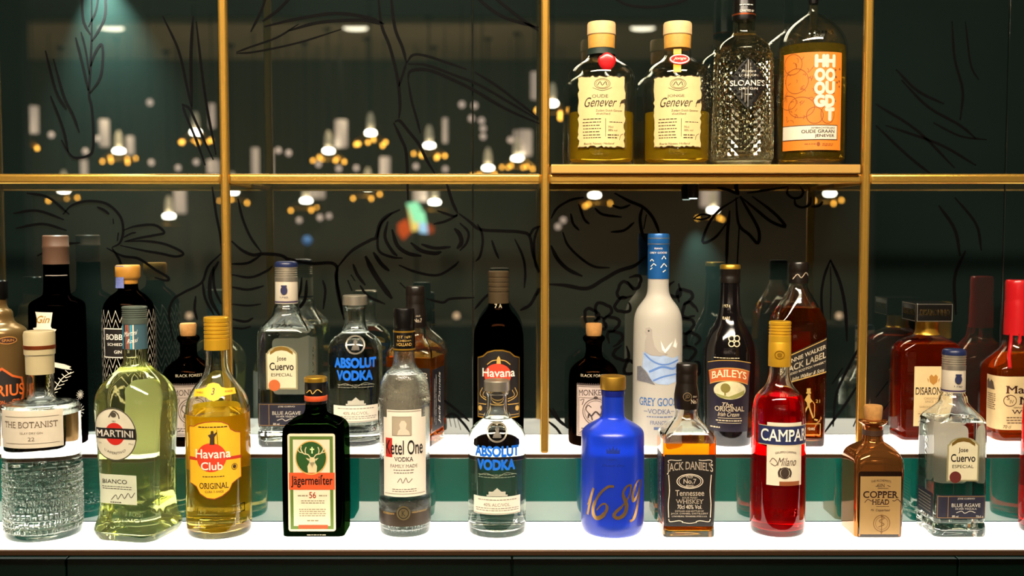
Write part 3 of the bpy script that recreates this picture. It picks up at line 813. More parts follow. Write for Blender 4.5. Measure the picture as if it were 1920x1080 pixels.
# ---------- front row, left to right
def f_botanist():
    def letters(th, z, r):
        if not 0.012 < z < 0.103: return 0
        row = int(z / 0.0105); fz = z / 0.0105 - row
        c = (th + math.pi) * r / 0.0075 + row * 0.37; ci = int(c); fc = c - ci
        h = random.Random(ci * 131 + row * 977).random()
        if not (0.14 < fz < 0.86 and 0.12 < fc < 0.88): return 0
        a = (fz < 0.36, fz > 0.64, fc < 0.36, fc > 0.64, 0.4 < fz < 0.6)
        on = (a[0] and h < 0.7) or (a[1] and h > 0.25) or (a[2] and (h * 7) % 1 < 0.8) or (a[3] and (h * 13) % 1 < 0.55) or (a[4] and (h * 17) % 1 < 0.5)
        return 0.0011 if on else 0.0
    B = Bottle('gin_bottle', 'round clear gin bottle embossed with rows of letters, cream capsule with copper band', 80, 880, Y_FRONT, 0,
               [(1008, 60), (1000, 67), (985, 68.5), (860, 69), (762, 69.5), (757, 68), (754, 62), (751, 40), (746, 29), (741, 25), (735, 23.5), (700, 23.5), (640, 23.5)], G_FRONT, n=72)
    B.body(CLEAR, WATER, 772, disp=letters, dens=230)
    B.lathe('capsule', [(700, 25), (665, 25.5), (663, 27.5), (626, 28), (621, 26.5), (620, 24)], mat('cream_capsule', '#b5a680', 0.45, noise=0.06, scale=60))
    B.lathe('capsule_band', [(653, 28.2), (651, 28.3), (648, 28.3), (646, 28.2)], foil('copper_band', '#b0562c'))
    L = B.flat('label', R(-64, 771, 62, 841), paper('pearl_label', '#cfc4b0'), rot=-18)
    B.flat('lettering', [T('THE BOTANIST', 0, 797, 104, 12, serif=.05), T('ISLAY DRY GIN', 4, 813, 40, 4), T('22', 4, 824, 12, 7, serif=.04), R(-50, 782, 54, 782.8), R(-50, 832, 54, 832.8)], ink('#6a5a48'), L, off=.0006, rot=-18)
f_botanist()

def f_martini():
    gm = glass('pale_green_glass', '#fafdf0', bump=0.12, scale=70)
    B = Bottle('vermouth_bottle', 'pale green waisted vermouth bottle with round black and red label', 239, 850, Y_FRONT, 0,
               [(1006, 60, 58, 26), (1003, 68, 62, 28), (992, 68, 62, 28), (975, 62, 56, 28), (940, 59, 53, 28), (880, 61, 54, 28), (800, 66, 58, 32), (765, 69.5, 60, 38), (742, 69, 59, 45), (722, 59, 54, 50),
                (708, 45, 44, 44), (697, 31, 31, 31), (688, 24, 24, 24), (678, 22.5, 22.5, 22.5), (640, 22, 22, 22), (588, 22, 22, 22)], G_FRONT, square=0.040, yaw=-13)
    B.body(gm, cloudy('pale_green_vermouth', '#fafae4', '#e8e8cc', .07, .9), 694)
    B.lathe('cap', ridged(578, 611, 23.5, 5), mat('grey_green_screw_cap', '#5f6a60', 0.4, metal=0.5))
    S = B.sleeve('neck_band', 659, 611, mat('blue_grey_band', '#3c5a66', 0.45))
    for u, c in ((-13, '#1e9ec0'), (-8.5, '#1d2022'), (-4, '#a8502a'), (0.5, '#a8502a'), (5, '#1e9ec0'), (9.5, '#c9c2b0')):
        B.flat('stripe', R(u - 1.4, 612, u + 1.4, 658), ink(c), S, off=.0009, step=3)
    B.flat('lettering', [T('Martini', 4, 628, 26, 9, shear=.4, slope=.2), T('Rossi', 8, 642, 20, 8, shear=.4, slope=.2)], I_WHT, S, off=.0012, step=3)
    B.flat('back_label', RR(-44, 752, 44, 866, 6), frosted('pale_green_back_label', '#f4f2c8', .5, .6), back=True)
    L = B.flat('label', E(-11, 814, 48, 50, 48), paper('vermouth_disc_paper', '#d2cbb4'))
    B.flat('ring', [RING(-11, 814, 48, 50, 2.2)], ink('#4a4438'), L, off=.0005)
    B.flat('red_disc', E(-9, 813, 20, 21, 36), ink('#c22318'), L, off=.0006)
    B.flat('black_bar', R(-52, 802, 35, 822), ink('#17130f'), L, off=.0008)
    B.flat('lettering', [T('MARTINI', -9, 812, 78, 13, bold=.03)], I_WHT, L, off=.0011)
    B.flat('emblem', [E(-10, 777, 6, 5), LINE([(-20, 782), (-14, 773), (-8, 770), (0, 776), (2, 784)], 2.5, 4), T('1863', -10, 789, 8, 3), T("L'APERITIVO", -10, 846, 44, 5, arc=-7), T('15%', -42, 831, 8, 3), T('75cl', 24, 831, 10, 3)], ink('#4a4438'), L, off=.0006)
    L = B.flat('label', R(-52, 890, 32, 945), paper('vermouth_strip_paper', '#c9cdb4'))
    B.flat('lettering', [T('BIANCO', -14, 903, 52, 8, bold=.01), SMALL(-42, 24, (912, 916), 1.2, 3), LINE([(-22, 938), (-12, 928), (-8, 936), (0, 926), (6, 934), (14, 924), (20, 932), (28, 922)], 1.4, 4), SMALL(-24, 0, (941,), 2, 4)], ink('#3c3a30'), L, off=.0006)
    B.flat('embossing', [T('MARTINI & ROSSI', 2, 962, 82, 9), T('1863', -8, 985, 40, 9), T('TORINO', 2, 974, 78, 7)], gm, off=.0008)
f_martini()

def f_havana():
    B = Bottle('rum_bottle', 'clear round rum bottle with yellow cartouche label and gold screw cap', 410, 880, Y_FRONT, 0,
               [(1006, 50), (1001, 57), (985, 59.5), (900, 59.5), (780, 59), (760, 58), (742, 53), (725, 43), (712, 33), (700, 25), (685, 21), (660, 20.5), (600, 20.5)], G_FRONT)
    B.body(CLEAR, cloudy('pale_gold_rum', '#fdf2b4', '#ffc820', .12, .9), 772)
    B.lathe('cap', ridged(594, 655, 23, 5), GOLDC)
    L = B.flat('neck_label', POLY([(-44, 733), (-24, 730), (-14, 727), (-10, 721), (0, 718), (10, 721), (14, 727), (24, 730), (42, 731), (44, 742), (24, 743), (14, 745), (8, 751), (0, 753), (-8, 751), (-14, 746), (-24, 744), (-44, 746)]), paper('yellow_paper', '#e8b21c'), rot=-8, vstep=6)
    B.flat('lettering', [T('3', -1, 735, 7, 13, shear=.3, bold=.02), T('ANOS', 28, 736, 16, 4), T('ANEJO', -28, 738, 16, 4)], ink('#3a2410'), L, off=.0007, rot=-8)
    cart = [(-52, 800), (-40, 800), (-30, 795), (-15, 791), (0, 790), (15, 791), (28, 797), (32, 806), (42, 812), (54, 815), (54, 900), (44, 904), (34, 910), (28, 922), (14, 932), (0, 937), (-14, 935), (-28, 927), (-36, 914), (-46, 910), (-54, 908), (-54, 802)]
    L = B.flat('label', POLY(cart), ink('#9a3a14'), rot=-8)
    cx, cy = 0, 862
    B.flat('label_field', POLY([(cx + (x - cx) * .965, cy + (y - cy) * .975) for x, y in cart]), paper('yellow_paper'), L, off=.0005, rot=-8)
    B.flat('red_bar', R(-52, 858, 52, 864), ink('#c8301c'), L, off=.0006, rot=-8)
    B.flat('red_disc', E(-5, 858, 28, 27, 40), ink('#d03a1c'), L, off=.0008, rot=-8)
    B.flat('lettering', [T('Havana', -2, 851, 66, 17, bold=.025), T('Club', -4, 874, 40, 15, bold=.03)], I_WHT, L, off=.0012, rot=-8)
    B.flat('lettering', [T('ORIGINAL', -1, 911, 54, 11, serif=.05, bold=.01), T('CUBA 3 ANOS', 0, 922, 34, 4), SMALL(-30, 26, (800,), 2, 6), SMALL(-22, 20, (893,), 1.6, 7),
        POLY([(-7, 834), (-6, 822), (-10, 816), (-5, 814), (-4, 808), (0, 808), (1, 814), (6, 810), (7, 812), (2, 820), (2, 834)]), LINE([(6, 806), (8, 834)], 1.0), RING(38, 878, 6, 6, 1), E(38, 878, 3.5)], ink('#3a2a16'), L, off=.0009, rot=-8)
    B.flat('back_label', RR(-56, 772, 56, 900, 8), frosted('yellow_back_label', '#ffc420', .5, .6), back=True)
    B.flat('embossing', [T('Havana Club', 4, 958, 78, 9), FRAME(-42, 950, 52, 966, 1.5), FRAME(-40, 974, 30, 990, 1.5), T('EL RON DE CUBA', -5, 982, 60, 6), RING(40, 982, 6, 6, 2)], CLEAR, off=.0008)
f_havana()

def f_jager():
    dg = glass('bottle_green_dark', '#1c3a14')
    B = Bottle('herbal_liqueur_bottle', 'dark green square herbal liqueur bottle with stag label and orange band', 586, 900, Y_FRONT, 0,
               [(1014, 56, 40, 10), (1011, 58.5, 42, 12), (900, 59, 42, 12), (815, 59, 42, 12), (803, 56, 41, 14), (795, 48, 38, 18), (789, 36, 33, 22), (784, 25, 25, 22), (776, 20.5, 20.5, 20.5), (760, 19.5, 19.5, 19.5), (722, 19, 19, 19)], G_FRONT, square=0.033)
    B.body(dg, solid=True, liquid=None)
    liq = Bottle.__new__(Bottle)
    L0 = B.sec(0.02)
    z1 = B.za(797)
    rr = [(0.006, .90), (0.010, .95), (z1 * .9, .95), (z1, .85)]
    vs, fs, n = [], [], 8; N = 4 * n
    for z, k in rr:
        a, b, r = L0
        for x, y in rrect(a * k, b * k, r * k, n): vs.append((x, y, z))
    for i in range(len(rr) - 1):
        for k in range(N): fs.append((i * N + k, i * N + (k + 1) % N, (i + 1) * N + (k + 1) % N, (i + 1) * N + k))
    fs += [tuple(reversed(range(N))), tuple(range(3 * N, 4 * N))]
    mesh('liquid', vs, fs, mat('dark_brown_liqueur', '#0c0604', 0.3), B.root)
    B.lathe('cap', [(763, 20.5), (757, 21), (722, 21), (720, 20)], BLK)
    B.lathe('cap_top', [(721, 21.5), (714, 21.8), (712, 20)], GOLD)
    c = B.lathe('cap_band', [(757, 21.3), (756, 21.8), (748, 21.8), (747, 21.3)], ink('#c2481c'))
    B.flat('lettering', [LINE([(-14, 741), (-6, 735), (-2, 742), (6, 734), (14, 740)], 1.6, 4)], I_GOLD, c, off=.0022)
    L = B.flat('label', RR(-46, 813, 43, 996, 5), paper('jaeger_cream', '#d8ccae'), step=0)
    B.flat('green_border', [FRAME(-42, 818, 39, 992, 6)], ink('#55702a'), L, off=.0005, step=0)
    B.flat('red_foot', [R(-27, 984, 28, 991)], ink('#c2481c'), L, off=.0007, step=0)
    B.flat('orange_band', [R(-44, 886, 42, 918)], ink('#cc4e1e'), L, off=.0007, step=0)
    k = dict(step=0)
    B.flat('green_disc', [E(-2, 858, 29, 31, 40)], ink('#1f4a16'), L, off=.0006, **k)
    B.flat('ring', [RING(-2, 858, 30, 32, 2.2, 44)], I_GOLD, L, off=.0008, **k)
    B.flat('stag', [POLY([(-8, 886), (-9, 874), (-6, 868), (-3, 866), (3, 866), (6, 868), (9, 874), (8, 886)]), POLY([(-5, 869), (-6, 861), (-3, 857), (3, 857), (6, 861), (5, 869), (0, 876)]), POLY([(-6, 860), (-12, 858), (-7, 864)]), POLY([(6, 860), (12, 858), (7, 864)]),
        LINE([(-3, 858), (-8, 852), (-16, 850), (-21, 842), (-20, 836)], 2.0, 4), LINE([(-12, 851), (-13, 844), (-11, 838)], 1.8, 4), LINE([(-17, 849), (-24, 847), (-26, 843)], 1.6, 4),
        LINE([(3, 858), (8, 852), (16, 850), (21, 842), (20, 836)], 2.0, 4), LINE([(12, 851), (13, 844), (11, 838)], 1.8, 4), LINE([(17, 849), (24, 847), (26, 843)], 1.6, 4)], paper('stag_cream', '#cbbd90'), L, off=.0009, **k)
    B.flat('cross', [R(-1.2, 838, 1.2, 850), R(-4, 841, 4, 843.4)], ink('#d8e8a0'), L, off=.0009, **k)
    B.flat('lettering', [T('Jägermeiſter', -1, 902, 78, 24, bold=.03)], ink('#2a0f0a'), L, off=.0010, **k)
    B.flat('lettering', [T('56', 0, 928, 13, 12, bold=.02)], ink('#c2481c'), L, off=.0007, **k)
    B.flat('lettering', [SMALL(-28, -9, (928,), 2.2, 1), SMALL(10, 28, (928,), 2.2, 2), SMALL(-22, 22, (938, 942), 1.5, 3), SMALL(-26, 26, (954, 958, 962, 966), 1.3, 4), SMALL(-12, 12, (975,), 2, 5)], ink('#8c8064'), L, off=.0007, **k)
    B.flat('print', [SMALL(-12, 24, (1002,), 1.6, 8)], ink('#a09880'), off=.0005, **k)
f_jager()

def f_ketel():
    B = Bottle('vodka_bottle', 'tall clear vodka bottle with white label, red initial and black capsule', 759, 860, Y_FRONT, 0,
               [(1006, 42), (1002, 46), (985, 47), (976, 47.5), (948, 47.5), (942, 49), (936, 49), (931, 47), (765, 47), (758, 47.5), (754, 49), (746, 49), (741, 47), (725, 46), (710, 42), (697, 34), (689, 25), (682, 20.5), (670, 19.5), (590, 19.5)], G_FRONT)
    B.body(CLEARB, WATER, 700)
    c = B.lathe('capsule', [(657, 20.5), (654, 20.8), (620, 20.3), (618, 19.6), (612, 19.6), (610, 20), (582, 20), (578, 18.5)], BLK)
    B.lathe('gold_ring', [(655, 21), (652, 21)], GOLD, c); B.lathe('gold_ring', [(622, 20.6), (619, 20.6)], GOLD, c)
    B.flat('lettering', [T('EST 1691', 0, 632, 26, 5), T('HOLLAND', 0, 646, 28, 6), T('SCHIEDAM', 0, 639, 26, 3.5)], I_GOLD, c, off=.0011, step=3)
    L = B.flat('label', POLY([(-45, 784), (-36, 784), (-36, 769), (34, 769), (34, 784), (46, 784), (46, 932), (-45, 932)]), paper('ketel_white', '#e4d8c6', .05))
    B.flat('red_square', [R(-39, 822, -24, 858)], ink('#b8281c'), L, off=.0005)
    B.flat('portrait', [R(-23, 782, 12, 816)], ink('#a89a84'), L, off=.0005)
    B.flat('portrait_figure', [POLY([(-14, 816), (-12, 808), (-8, 804), (-10, 796), (-6, 789), (0, 789), (4, 795), (2, 804), (8, 809), (10, 816)])], ink('#cfc2ac'), L, off=.0007)
    B.flat('frame', [FRAME(-24, 781, 13, 817, 1), R(-34, 771, 32, 772)], ink('#8c8070'), L, off=.0008)
    B.flat('lettering', [T('Ketel One', -1, 839, 74, 27, bold=.015), T('VODKA', -2, 861, 36, 8, serif=.05)], I_BLK, L, off=.0009)
    B.flat('lettering', [T('FAMILY MADE', -2, 874, 52, 6, serif=.04), SMALL(-22, 18, (881, 886), 1.5, 4), LINE([(-14, 905), (-8, 897), (-4, 906), (2, 896), (6, 905), (14, 898)], 1.3, 4), SMALL(-26, 22, (917, 921), 1.2, 6), R(-42, 926, 42, 926.8)], I_GRY, L, off=.0007)
    b = B.sleeve('lower_band', 974, 949, mat('dark_bronze_band', '#3a2e20', 0.4, metal=0.3))
    B.flat('medallion', [E(-3, 962, 13, 13.5, 32)], foil('bronze_seal', '#9a8a60'), b, off=.0009)
    B.flat('medallion_ring', [RING(-3, 962, 10, 10.5, 1.6), T('K', -3, 962, 7, 10, serif=.05)], I_BLK, b, off=.0012)
    B.flat('lettering', [T('NOLET DISTILLERY', 30, 961, 34, 3.4), T('SCHIEDAM', -34, 964, 26, 3.4)], I_GOLD, b, off=.0009)
    B.flat('embossing', [T('NOLET 1691', 0, 992, 66, 11), E(-2, 722, 20, 12), T('KETEL ONE', 0, 750, 70, 6)], CLEAR, off=.0012, vstep=8)
f_ketel()

def absolut(D, z0, cx, vc, dv, k, label, group):
    """squat clear vodka bottle; shape given for the front one, dv / k fit the one further back"""
    v0 = 1006
    def V(v): return dv + (v - v0) * k
    def H(h): return h * k
    pr = [(1006, 46), (1001, 52), (988, 54), (900, 54), (822, 54), (808, 51), (797, 44), (789, 33), (785, 26), (778, 25), (772, 22), (765, 20.5), (739, 20), (736, 23), (731, 23.5), (729, 21), (716, 20.5)]
    B = Bottle('vodka_bottle', label, cx, vc, D, z0, [(V(a), H(b)) for a, b in pr], group)
    B.body(CLEAR, WATER, V(783))
    B.lathe('cap', [(V(731), H(24.3)), (V(714), H(24.3)), (V(712), H(22.5))], SILVER)
    m = B.flat('medallion', [E(0, V(812), H(19), H(18), 36)], glass('medallion_glass', '#f0f0ea', bump=.2), off=.0016, vstep=5)
    B.flat('medallion_ring', [RING(0, V(812), H(19), H(18), H(3))], foil('dull_silver', '#b8b0a0'), m, off=.0020, vstep=5)
    B.flat('portrait', [POLY([(H(-8), V(822)), (H(-6), V(815)), (H(-2), V(812)), (H(-4), V(807)), (0, V(802)), (H(4), V(806)), (H(3), V(812)), (H(7), V(816)), (H(8), V(822))])], ink('#4c4438'), m, off=.0020, vstep=5)
    B.flat('lettering', [T('ABSOLUT', 0, V(847), H(91), H(21), bold=.10), T('VODKA', -2 * k, V(872), H(76), H(21), bold=.10)], mat('blue_print', '#1d6fe0', 0.35), off=.0005)
    B.flat('script', [SMALL(H(-38), H(38), (V(890), V(895)), 1.2, 3), LINE([(H(-36), V(893)), (H(-20), V(888)), (0, V(894)), (H(18), V(887)), (H(40), V(892))], .9, 4)], ink('#8c8878'), off=.0005)
    B.flat('crest', [R(H(-20), V(928), H(20), V(931)), R(H(-16), V(922), H(16), V(928)), POLY([(H(-8), V(922)), (0, V(915)), (H(8), V(922))])], ink('#b8b4a4'), off=.0005)
    L = B.flat('label', R(H(-50), V(932), H(50), V(965)), paper('ketel_white'))
    B.flat('lettering', [T('40% ALC/VOL.', 0, V(947), H(52), H(6)), SMALL(H(-40), H(40), (V(937),), 1.4, 2), SMALL(H(-44), H(44), (V(953), V(957)), 1.3, 3), R(H(-48), V(963), H(48), V(963.8))], ink('#7c7468'), L, off=.0006)
    B.flat('embossing', [T('COUNTRY OF SWEDEN', 0, V(980), H(96), H(7))], CLEAR, off=.0009)
absolut(Y_FRONT, 0, 932, 900, 1006, 1.0, 'clear short-necked vodka bottle with bold blue lettering on the front step', G_FRONT)

def f_1689():
    m, N, L, out = new_mat('satin_blue_glass')
    g = N.new('ShaderNodeBsdfRefraction'); g.inputs['Color'].default_value = (0.06, 0.24, 1, 1); g.inputs['Roughness'].default_value = .38; g.inputs['IOR'].default_value = 1.25
    tr = N.new('ShaderNodeBsdfTranslucent'); tr.inputs['Color'].default_value = (0.06, 0.22, 1.0, 1)
    df = N.new('ShaderNodeBsdfDiffuse'); df.inputs['Color'].default_value = (0.03, 0.11, .9, 1)
    gl = N.new('ShaderNodeBsdfGlossy'); gl.inputs['Roughness'].default_value = .3
    a = N.new('ShaderNodeMixShader'); a.inputs[0].default_value = .45; L.new(g.outputs[0], a.inputs[1]); L.new(tr.outputs[0], a.inputs[2])
    c = N.new('ShaderNodeMixShader'); c.inputs[0].default_value = .22; L.new(a.outputs[0], c.inputs[1]); L.new(df.outputs[0], c.inputs[2])
    f = N.new('ShaderNodeFresnel'); f.inputs[0].default_value = 1.6
    b = N.new('ShaderNodeMixShader'); L.new(f.outputs[0], b.inputs[0]); L.new(c.outputs[0], b.inputs[1]); L.new(gl.outputs[0], b.inputs[2]); L.new(b.outputs[0], out.inputs[0])
    B = Bottle('gin_bottle', 'cobalt blue frosted gin bottle with gold cap and handwritten gold numerals', 1148.5, 880, Y_FRONT, 0,
               [(1006, 30), (1003, 42), (996, 52), (984, 58), (965, 59), (815, 59), (806, 57), (798, 49), (789, 33), (783, 22.5), (775, 21), (735, 20.5), (728, 20.5)], G_FRONT)
    B.body(m, solid=True)
    B.lathe('stopper', [(741, 21.6), (738, 22), (728, 22)], mat('dark_blue_stopper', '#0a1a70', 0.4))
    B.lathe('cap', [(729, 23.5), (727, 24), (708, 24), (705, 23), (704, 20)], foil('brushed_gold', '#c89a3a', .4), it=0)
    def V(y): return 690 + y / 3.086
    def U(x): return (x - 243) / 3.086
    gi = foil('worn_gold_print', '#b8935a', .3)
    st = [([(80, 812), (100, 775), (130, 705)], [2, 4, 5]), ([(130, 705), (100, 800), (82, 868)], [4, 6, 6]),
          ([(252, 685), (215, 690), (165, 740), (130, 810), (128, 855), (150, 876), (185, 860), (212, 820), (205, 790), (180, 795), (150, 830)], [5, 5, 7, 8, 8, 6, 4, 3]),
          ([(352, 680), (325, 690), (305, 725), (315, 765), (328, 800), (315, 845), (280, 868), (255, 858), (262, 835), (300, 800), (340, 750), (356, 700), (352, 678)], [4, 5, 7, 8, 8, 7, 7, 6, 4, 4, 5]),
          ([(425, 660), (395, 680), (368, 740), (372, 775), (395, 760), (425, 700), (440, 665), (425, 740), (400, 830), (375, 880), (348, 892)], [4, 6, 7, 6, 4, 4, 5, 7, 7, 5])]
    B.flat('numerals', [LINE([(U(x), V(y)) for x, y in p], [q * .95 for q in wd], 6) for p, wd in st], gi, off=.0007, step=5, vstep=6)
    B.flat('crown', [POLY([(-11, 851), (-12, 841), (-7, 846), (-6, 838), (-2, 845), (1, 836), (4, 845), (8, 838), (9, 846), (14, 841), (13, 851)]), T('GIN', 0, 862, 14, 3), T('Dutch Dry', 2, 874, 44, 5, shear=.4)], ink('#0c2a8c'), off=.0005, vstep=6)
f_1689()

def jd(D, z0, cx, vc, v0, k, label, group, yaw=0.0):
    def V(v): return v0 + (v - 1012) * k
    def H(h): return h * k
    pr = [(1012, 46, 44, 8), (1010, 48.5, 46, 8), (992, 48, 46, 8), (986, 47, 45, 7), (980, 48, 46, 8), (850, 50, 47, 8), (826, 50, 47, 9), (818, 48, 45, 12), (806, 38, 37, 16), (795, 27, 27, 20), (788, 22, 22, 20), (778, 20.5, 20.5, 20), (772, 21.5, 21.5, 21), (750, 23, 23, 23), (735, 20.5, 20.5, 20), (722, 18, 18, 18), (700, 17.5, 17.5, 17.5)]
    B = Bottle('whiskey_bottle', label, cx, vc, D, z0, [(V(a), H(b), H(c), H(d)) for a, b, c, d in pr], group, square=0.036, yaw=yaw)
    B.body(CLEAR, cloudy('amber_whiskey', '#f8b43c', '#e08a14', .14, .9), V(832))
    m = mat('black_capsule', '#17110d', 0.3)
    s_ = B.sleeve('neck_wrap', V(773), V(722), m, off=.0008)
    c = B.lathe('cap', [(V(723), H(20)), (V(708), H(20)), (V(706), H(19.4)), (V(704), H(20)), (V(690), H(20)), (V(687), H(18))], m)
    B.flat('lettering', [T('No.7', H(13), V(757), H(16), H(8), bold=.02), T('OLD', H(13), V(748), H(9), H(3))], ink('#cbbca4'), s_, off=.0012, vstep=6)
    B.flat('ornament', [RING(H(-2), V(748), H(8), H(8), 1.2), T('JD', H(-2), V(748), H(8), H(8))], ink('#6a5636'), s_, off=.0012, vstep=6)
    q = dict(step=0)
    L = B.flat('label', RR(H(-48), V(852), H(48), V(987), 3), mat('black_paper', '#15100e', 0.5), **q)
    pw = ink('#d8cab4')
    def sq(*p): return [(H(a), V(b)) for a, b in p]
    orn = [LINE(sq((-39, 868), (-41, 864), (-36, 862), (-24, 863), (-16, 862)), 1.4, 3), LINE(sq((39, 868), (41, 864), (36, 862), (24, 863), (16, 862)), 1.4, 3), LINE(sq((-39, 973), (-36, 978), (-20, 976), (-12, 978)), 1.4, 3), LINE(sq((39, 973), (36, 978), (20, 976), (12, 978)), 1.4, 3),
           LINE(sq((-40, 890), (-38, 920), (-40, 945), (-39, 970)), 1.6, 3), LINE(sq((40, 890), (38, 920), (40, 945), (39, 970)), 1.6, 3), LINE(sq((-14, 979), (0, 981), (14, 979)), 1.0, 3)]
    B.flat('lettering', [T('JACK DANIEL\'S', 0, V(877), H(86), H(20), arc=H(5), serif=.05, bold=.015), T('OLD', H(-1), V(894), H(12), H(4)), T('No.7', 0, V(902), H(24), H(9), bold=.03), T('BRAND', 0, V(910), H(14), H(3)), RING(0, V(902), H(25), H(14), 1.5), RING(0, V(902), H(21), H(11.5), 1.0),
        T('Tennessee', 0, V(924), H(54), H(11), bold=.02), T('SOUR MASH', 0, V(933), H(28), H(3.4), bold=.02), T('WHISKEY', 0, V(940), H(52), H(8), serif=.05, bold=.015), T('70cl 40% Vol.', 0, V(950), H(46), H(8)), T('DISTILLED AND BOTTLED BY', 0, V(958), H(54), H(3), bold=.02),
        T('JACK DANIEL DISTILLERY', 0, V(963), H(70), H(4), bold=.02), T('LYNCHBURG, TENNESSEE 37352 U.S.A.', 0, V(968), H(66), H(3))] + orn, pw, L, off=.0006, **q)
    # side labels
    a, b, r = B.sec(B.za(V(920)))
    kk = sc(V(920), B.Dm)
    for sg in (-1, 1):
        uc = (a + b - (2 - math.pi / 2) * r) / kk * sg
        S = B.flat('side_label', R(uc - H(36), V(856), uc + H(36), V(984)), mat('side_label_black', '#16141c', 0.5), **q)
        B.flat('lettering', [T('Jack Daniels', uc + H(8), V(920), H(110), H(17), shear=.4, rot=-90), T('OLD TIME QUALITY TENNESSEE', uc - H(14), V(920), H(104), H(5), rot=-90), T('LEM MOTLOW PROPRIETOR', uc - H(24), V(920), H(90), H(4), rot=-90)], I_WHT, S, off=.0006, **q)
    return B
jd(Y_FRONT, 0, 1293, 930, 1012, 1.0, 'square whiskey bottle with black label and amber whiskey, on the front step', G_FRONT)

def campari(cx, label):
    B = Bottle('bitter_liqueur_bottle', label, cx, 860, Y_FRONT, 0,
               [(1006, 42), (1003, 47), (992, 50), (930, 51), (850, 50.5), (820, 49), (765, 48.5), (750, 46), (740, 42), (731, 33), (722, 25), (712, 21), (700, 19), (690, 18.5), (615, 18.5)], G_FRONT)
    B.body(CLEAR, cloudy('red_bitter', '#f01424', '#d80a20', .22, .9), 739)
    c = B.lathe('cap', ridged(602, 640, 20.5, 4), GOLDC)
    s_ = B.lathe('cap_skirt', [(686, 20.6), (684, 21), (642, 20.8), (640, 20)], mat('gold_skirt', '#d8a428', .38, metal=.5))
    B.flat('seal', [RING(0, 665, 8, 8, 1.4), E(0, 665, 4)], foil('dull_gold', '#a87c1c', .5), s_, off=.0030, step=4)
    r = 14
    L = B.flat('label', R(-34, 793, 36, 911), paper('campari_cream', '#d8cdb4'), rot=r)
    N = B.flat('blue_band', [R(-52, 799, 56, 836)], mat('navy_band', '#232a52', .45), L, off=.0005, rot=r)
    B.flat('band_edge', [R(-52, 799, 56, 800.2), R(-52, 834.8, 56, 836)], ink('#c2b490'), L, off=.0007, rot=r)
    B.flat('lettering', [T('CAMPARI', 4, 817, 100, 23, bold=.02, serif=.03)], I_WHT, L, off=.0010, rot=r)
    B.flat('lettering', [T('GRUPPO CAMPARI', 2, 849, 40, 4, arc=3), T('Milano', 4, 866, 36, 15, shear=.4), LINE([(-28, 868), (-22, 860), (-14, 868), (-18, 874), (-26, 870)], 1.2, 4)], ink('#4a3426'), L, off=.0007, rot=r)
    B.flat('emblem', [E(0, 887, 8, 9), RING(0, 887, 11, 11, 2), LINE([(-10, 895), (-12, 886), (-8, 878)], 2, 3), LINE([(10, 895), (12, 886), (8, 878)], 2, 3)], ink('#3a2c22'), L, off=.0007, rot=r)
    B.flat('brown_strip', [R(-10, 903, 30, 911)], ink('#8a4a22'), L, off=.0007, rot=r)
    B.flat('embossing', [T('CAMPARI', 12, 962, 60, 14)], glass('red_emboss', '#ff5050'), off=.0010)
    B.flat('back_label', [R(-34, 885, 26, 935)], mat('dark_red_back_label', '#5a0a10', .5), back=True)
    return B
campari(1459, 'round bottle of bright red bitter with gold cap and navy band')
campari(1968, 'red bitter bottle at the end of the lower step, past the clear tequila bottle')

def f_copper():
    B = Bottle('gin_bottle', 'copper coloured square gin bottle with cork stopper and tan label', 1651, 930, Y_FRONT, 0,
               [(1014, 43, 44, 10), (1011, 45.5, 47, 12), (930, 46, 48, 12), (878, 46.5, 48, 13), (866, 46, 48, 16), (856, 43, 46, 22), (848, 37, 39, 28), (842, 29, 30, 27), (838, 22, 22, 21), (834, 18.5, 18.5, 18), (806, 18, 18, 18), (803, 23, 23, 23), (799, 27, 27, 27), (796, 26, 26, 26), (794, 18, 18, 18)], G_FRONT, square=0.038)
    B.body(foil('copper_mirror', '#a86a34', .08))
    B.lathe('cork', [(797, 15), (790, 16.5), (771, 17.5), (768, 16)], CORK)
    n = B.sleeve('neck_band', 824, 814, mat('dark_neck_band', '#3a2416', .5))
    q = dict(step=0)
    F = B.flat('front_pane', RR(-41, 884, 41, 1010, 5), mat('dark_smoked_front', '#1a0e08', .12), off=.0003, **q)
    L = B.flat('label', R(-38, 893, 38, 1002), paper('tan_label', '#947544'), off=.0008, **q)
    B.flat('lettering', [T('THE ALCHEMISTS', 0, 902, 38, 4, arc=3), T('GIN', 0, 910, 14, 6, serif=.05), LINE([(-10, 912), (-4, 910)], 1), LINE([(12, 910), (18, 912)], 1), R(-6, 915, 14, 915.8), T('COPPER', 0, 927, 66, 13, serif=.06, bold=.03), T('HEAD', 0, 941, 32, 10, serif=.06, bold=.03),
        LINE([(-30, 942), (-24, 936), (-18, 939), (-14, 938)], 1.2, 4), LINE([(38, 942), (32, 936), (26, 939), (22, 938)], 1.2, 4), R(-8, 949, 16, 949.8), T('Mr. Copperhead', 0, 957, 36, 6, shear=.3)], ink('#33170c'), L, off=.0011, **q)
    B.flat('emblem', [RING(3, 981, 16, 16, 1.4), RING(3, 981, 12, 12, .8), LINE([(3, 965), (3, 998)], 1.6), LINE([(-3, 988), (8, 983), (-2, 977), (8, 971), (1, 967)], 1.6, 4), POLY([(0, 996), (6, 996), (3, 1002)])], ink('#6a4a20'), L, off=.0011, **q)
f_copper()

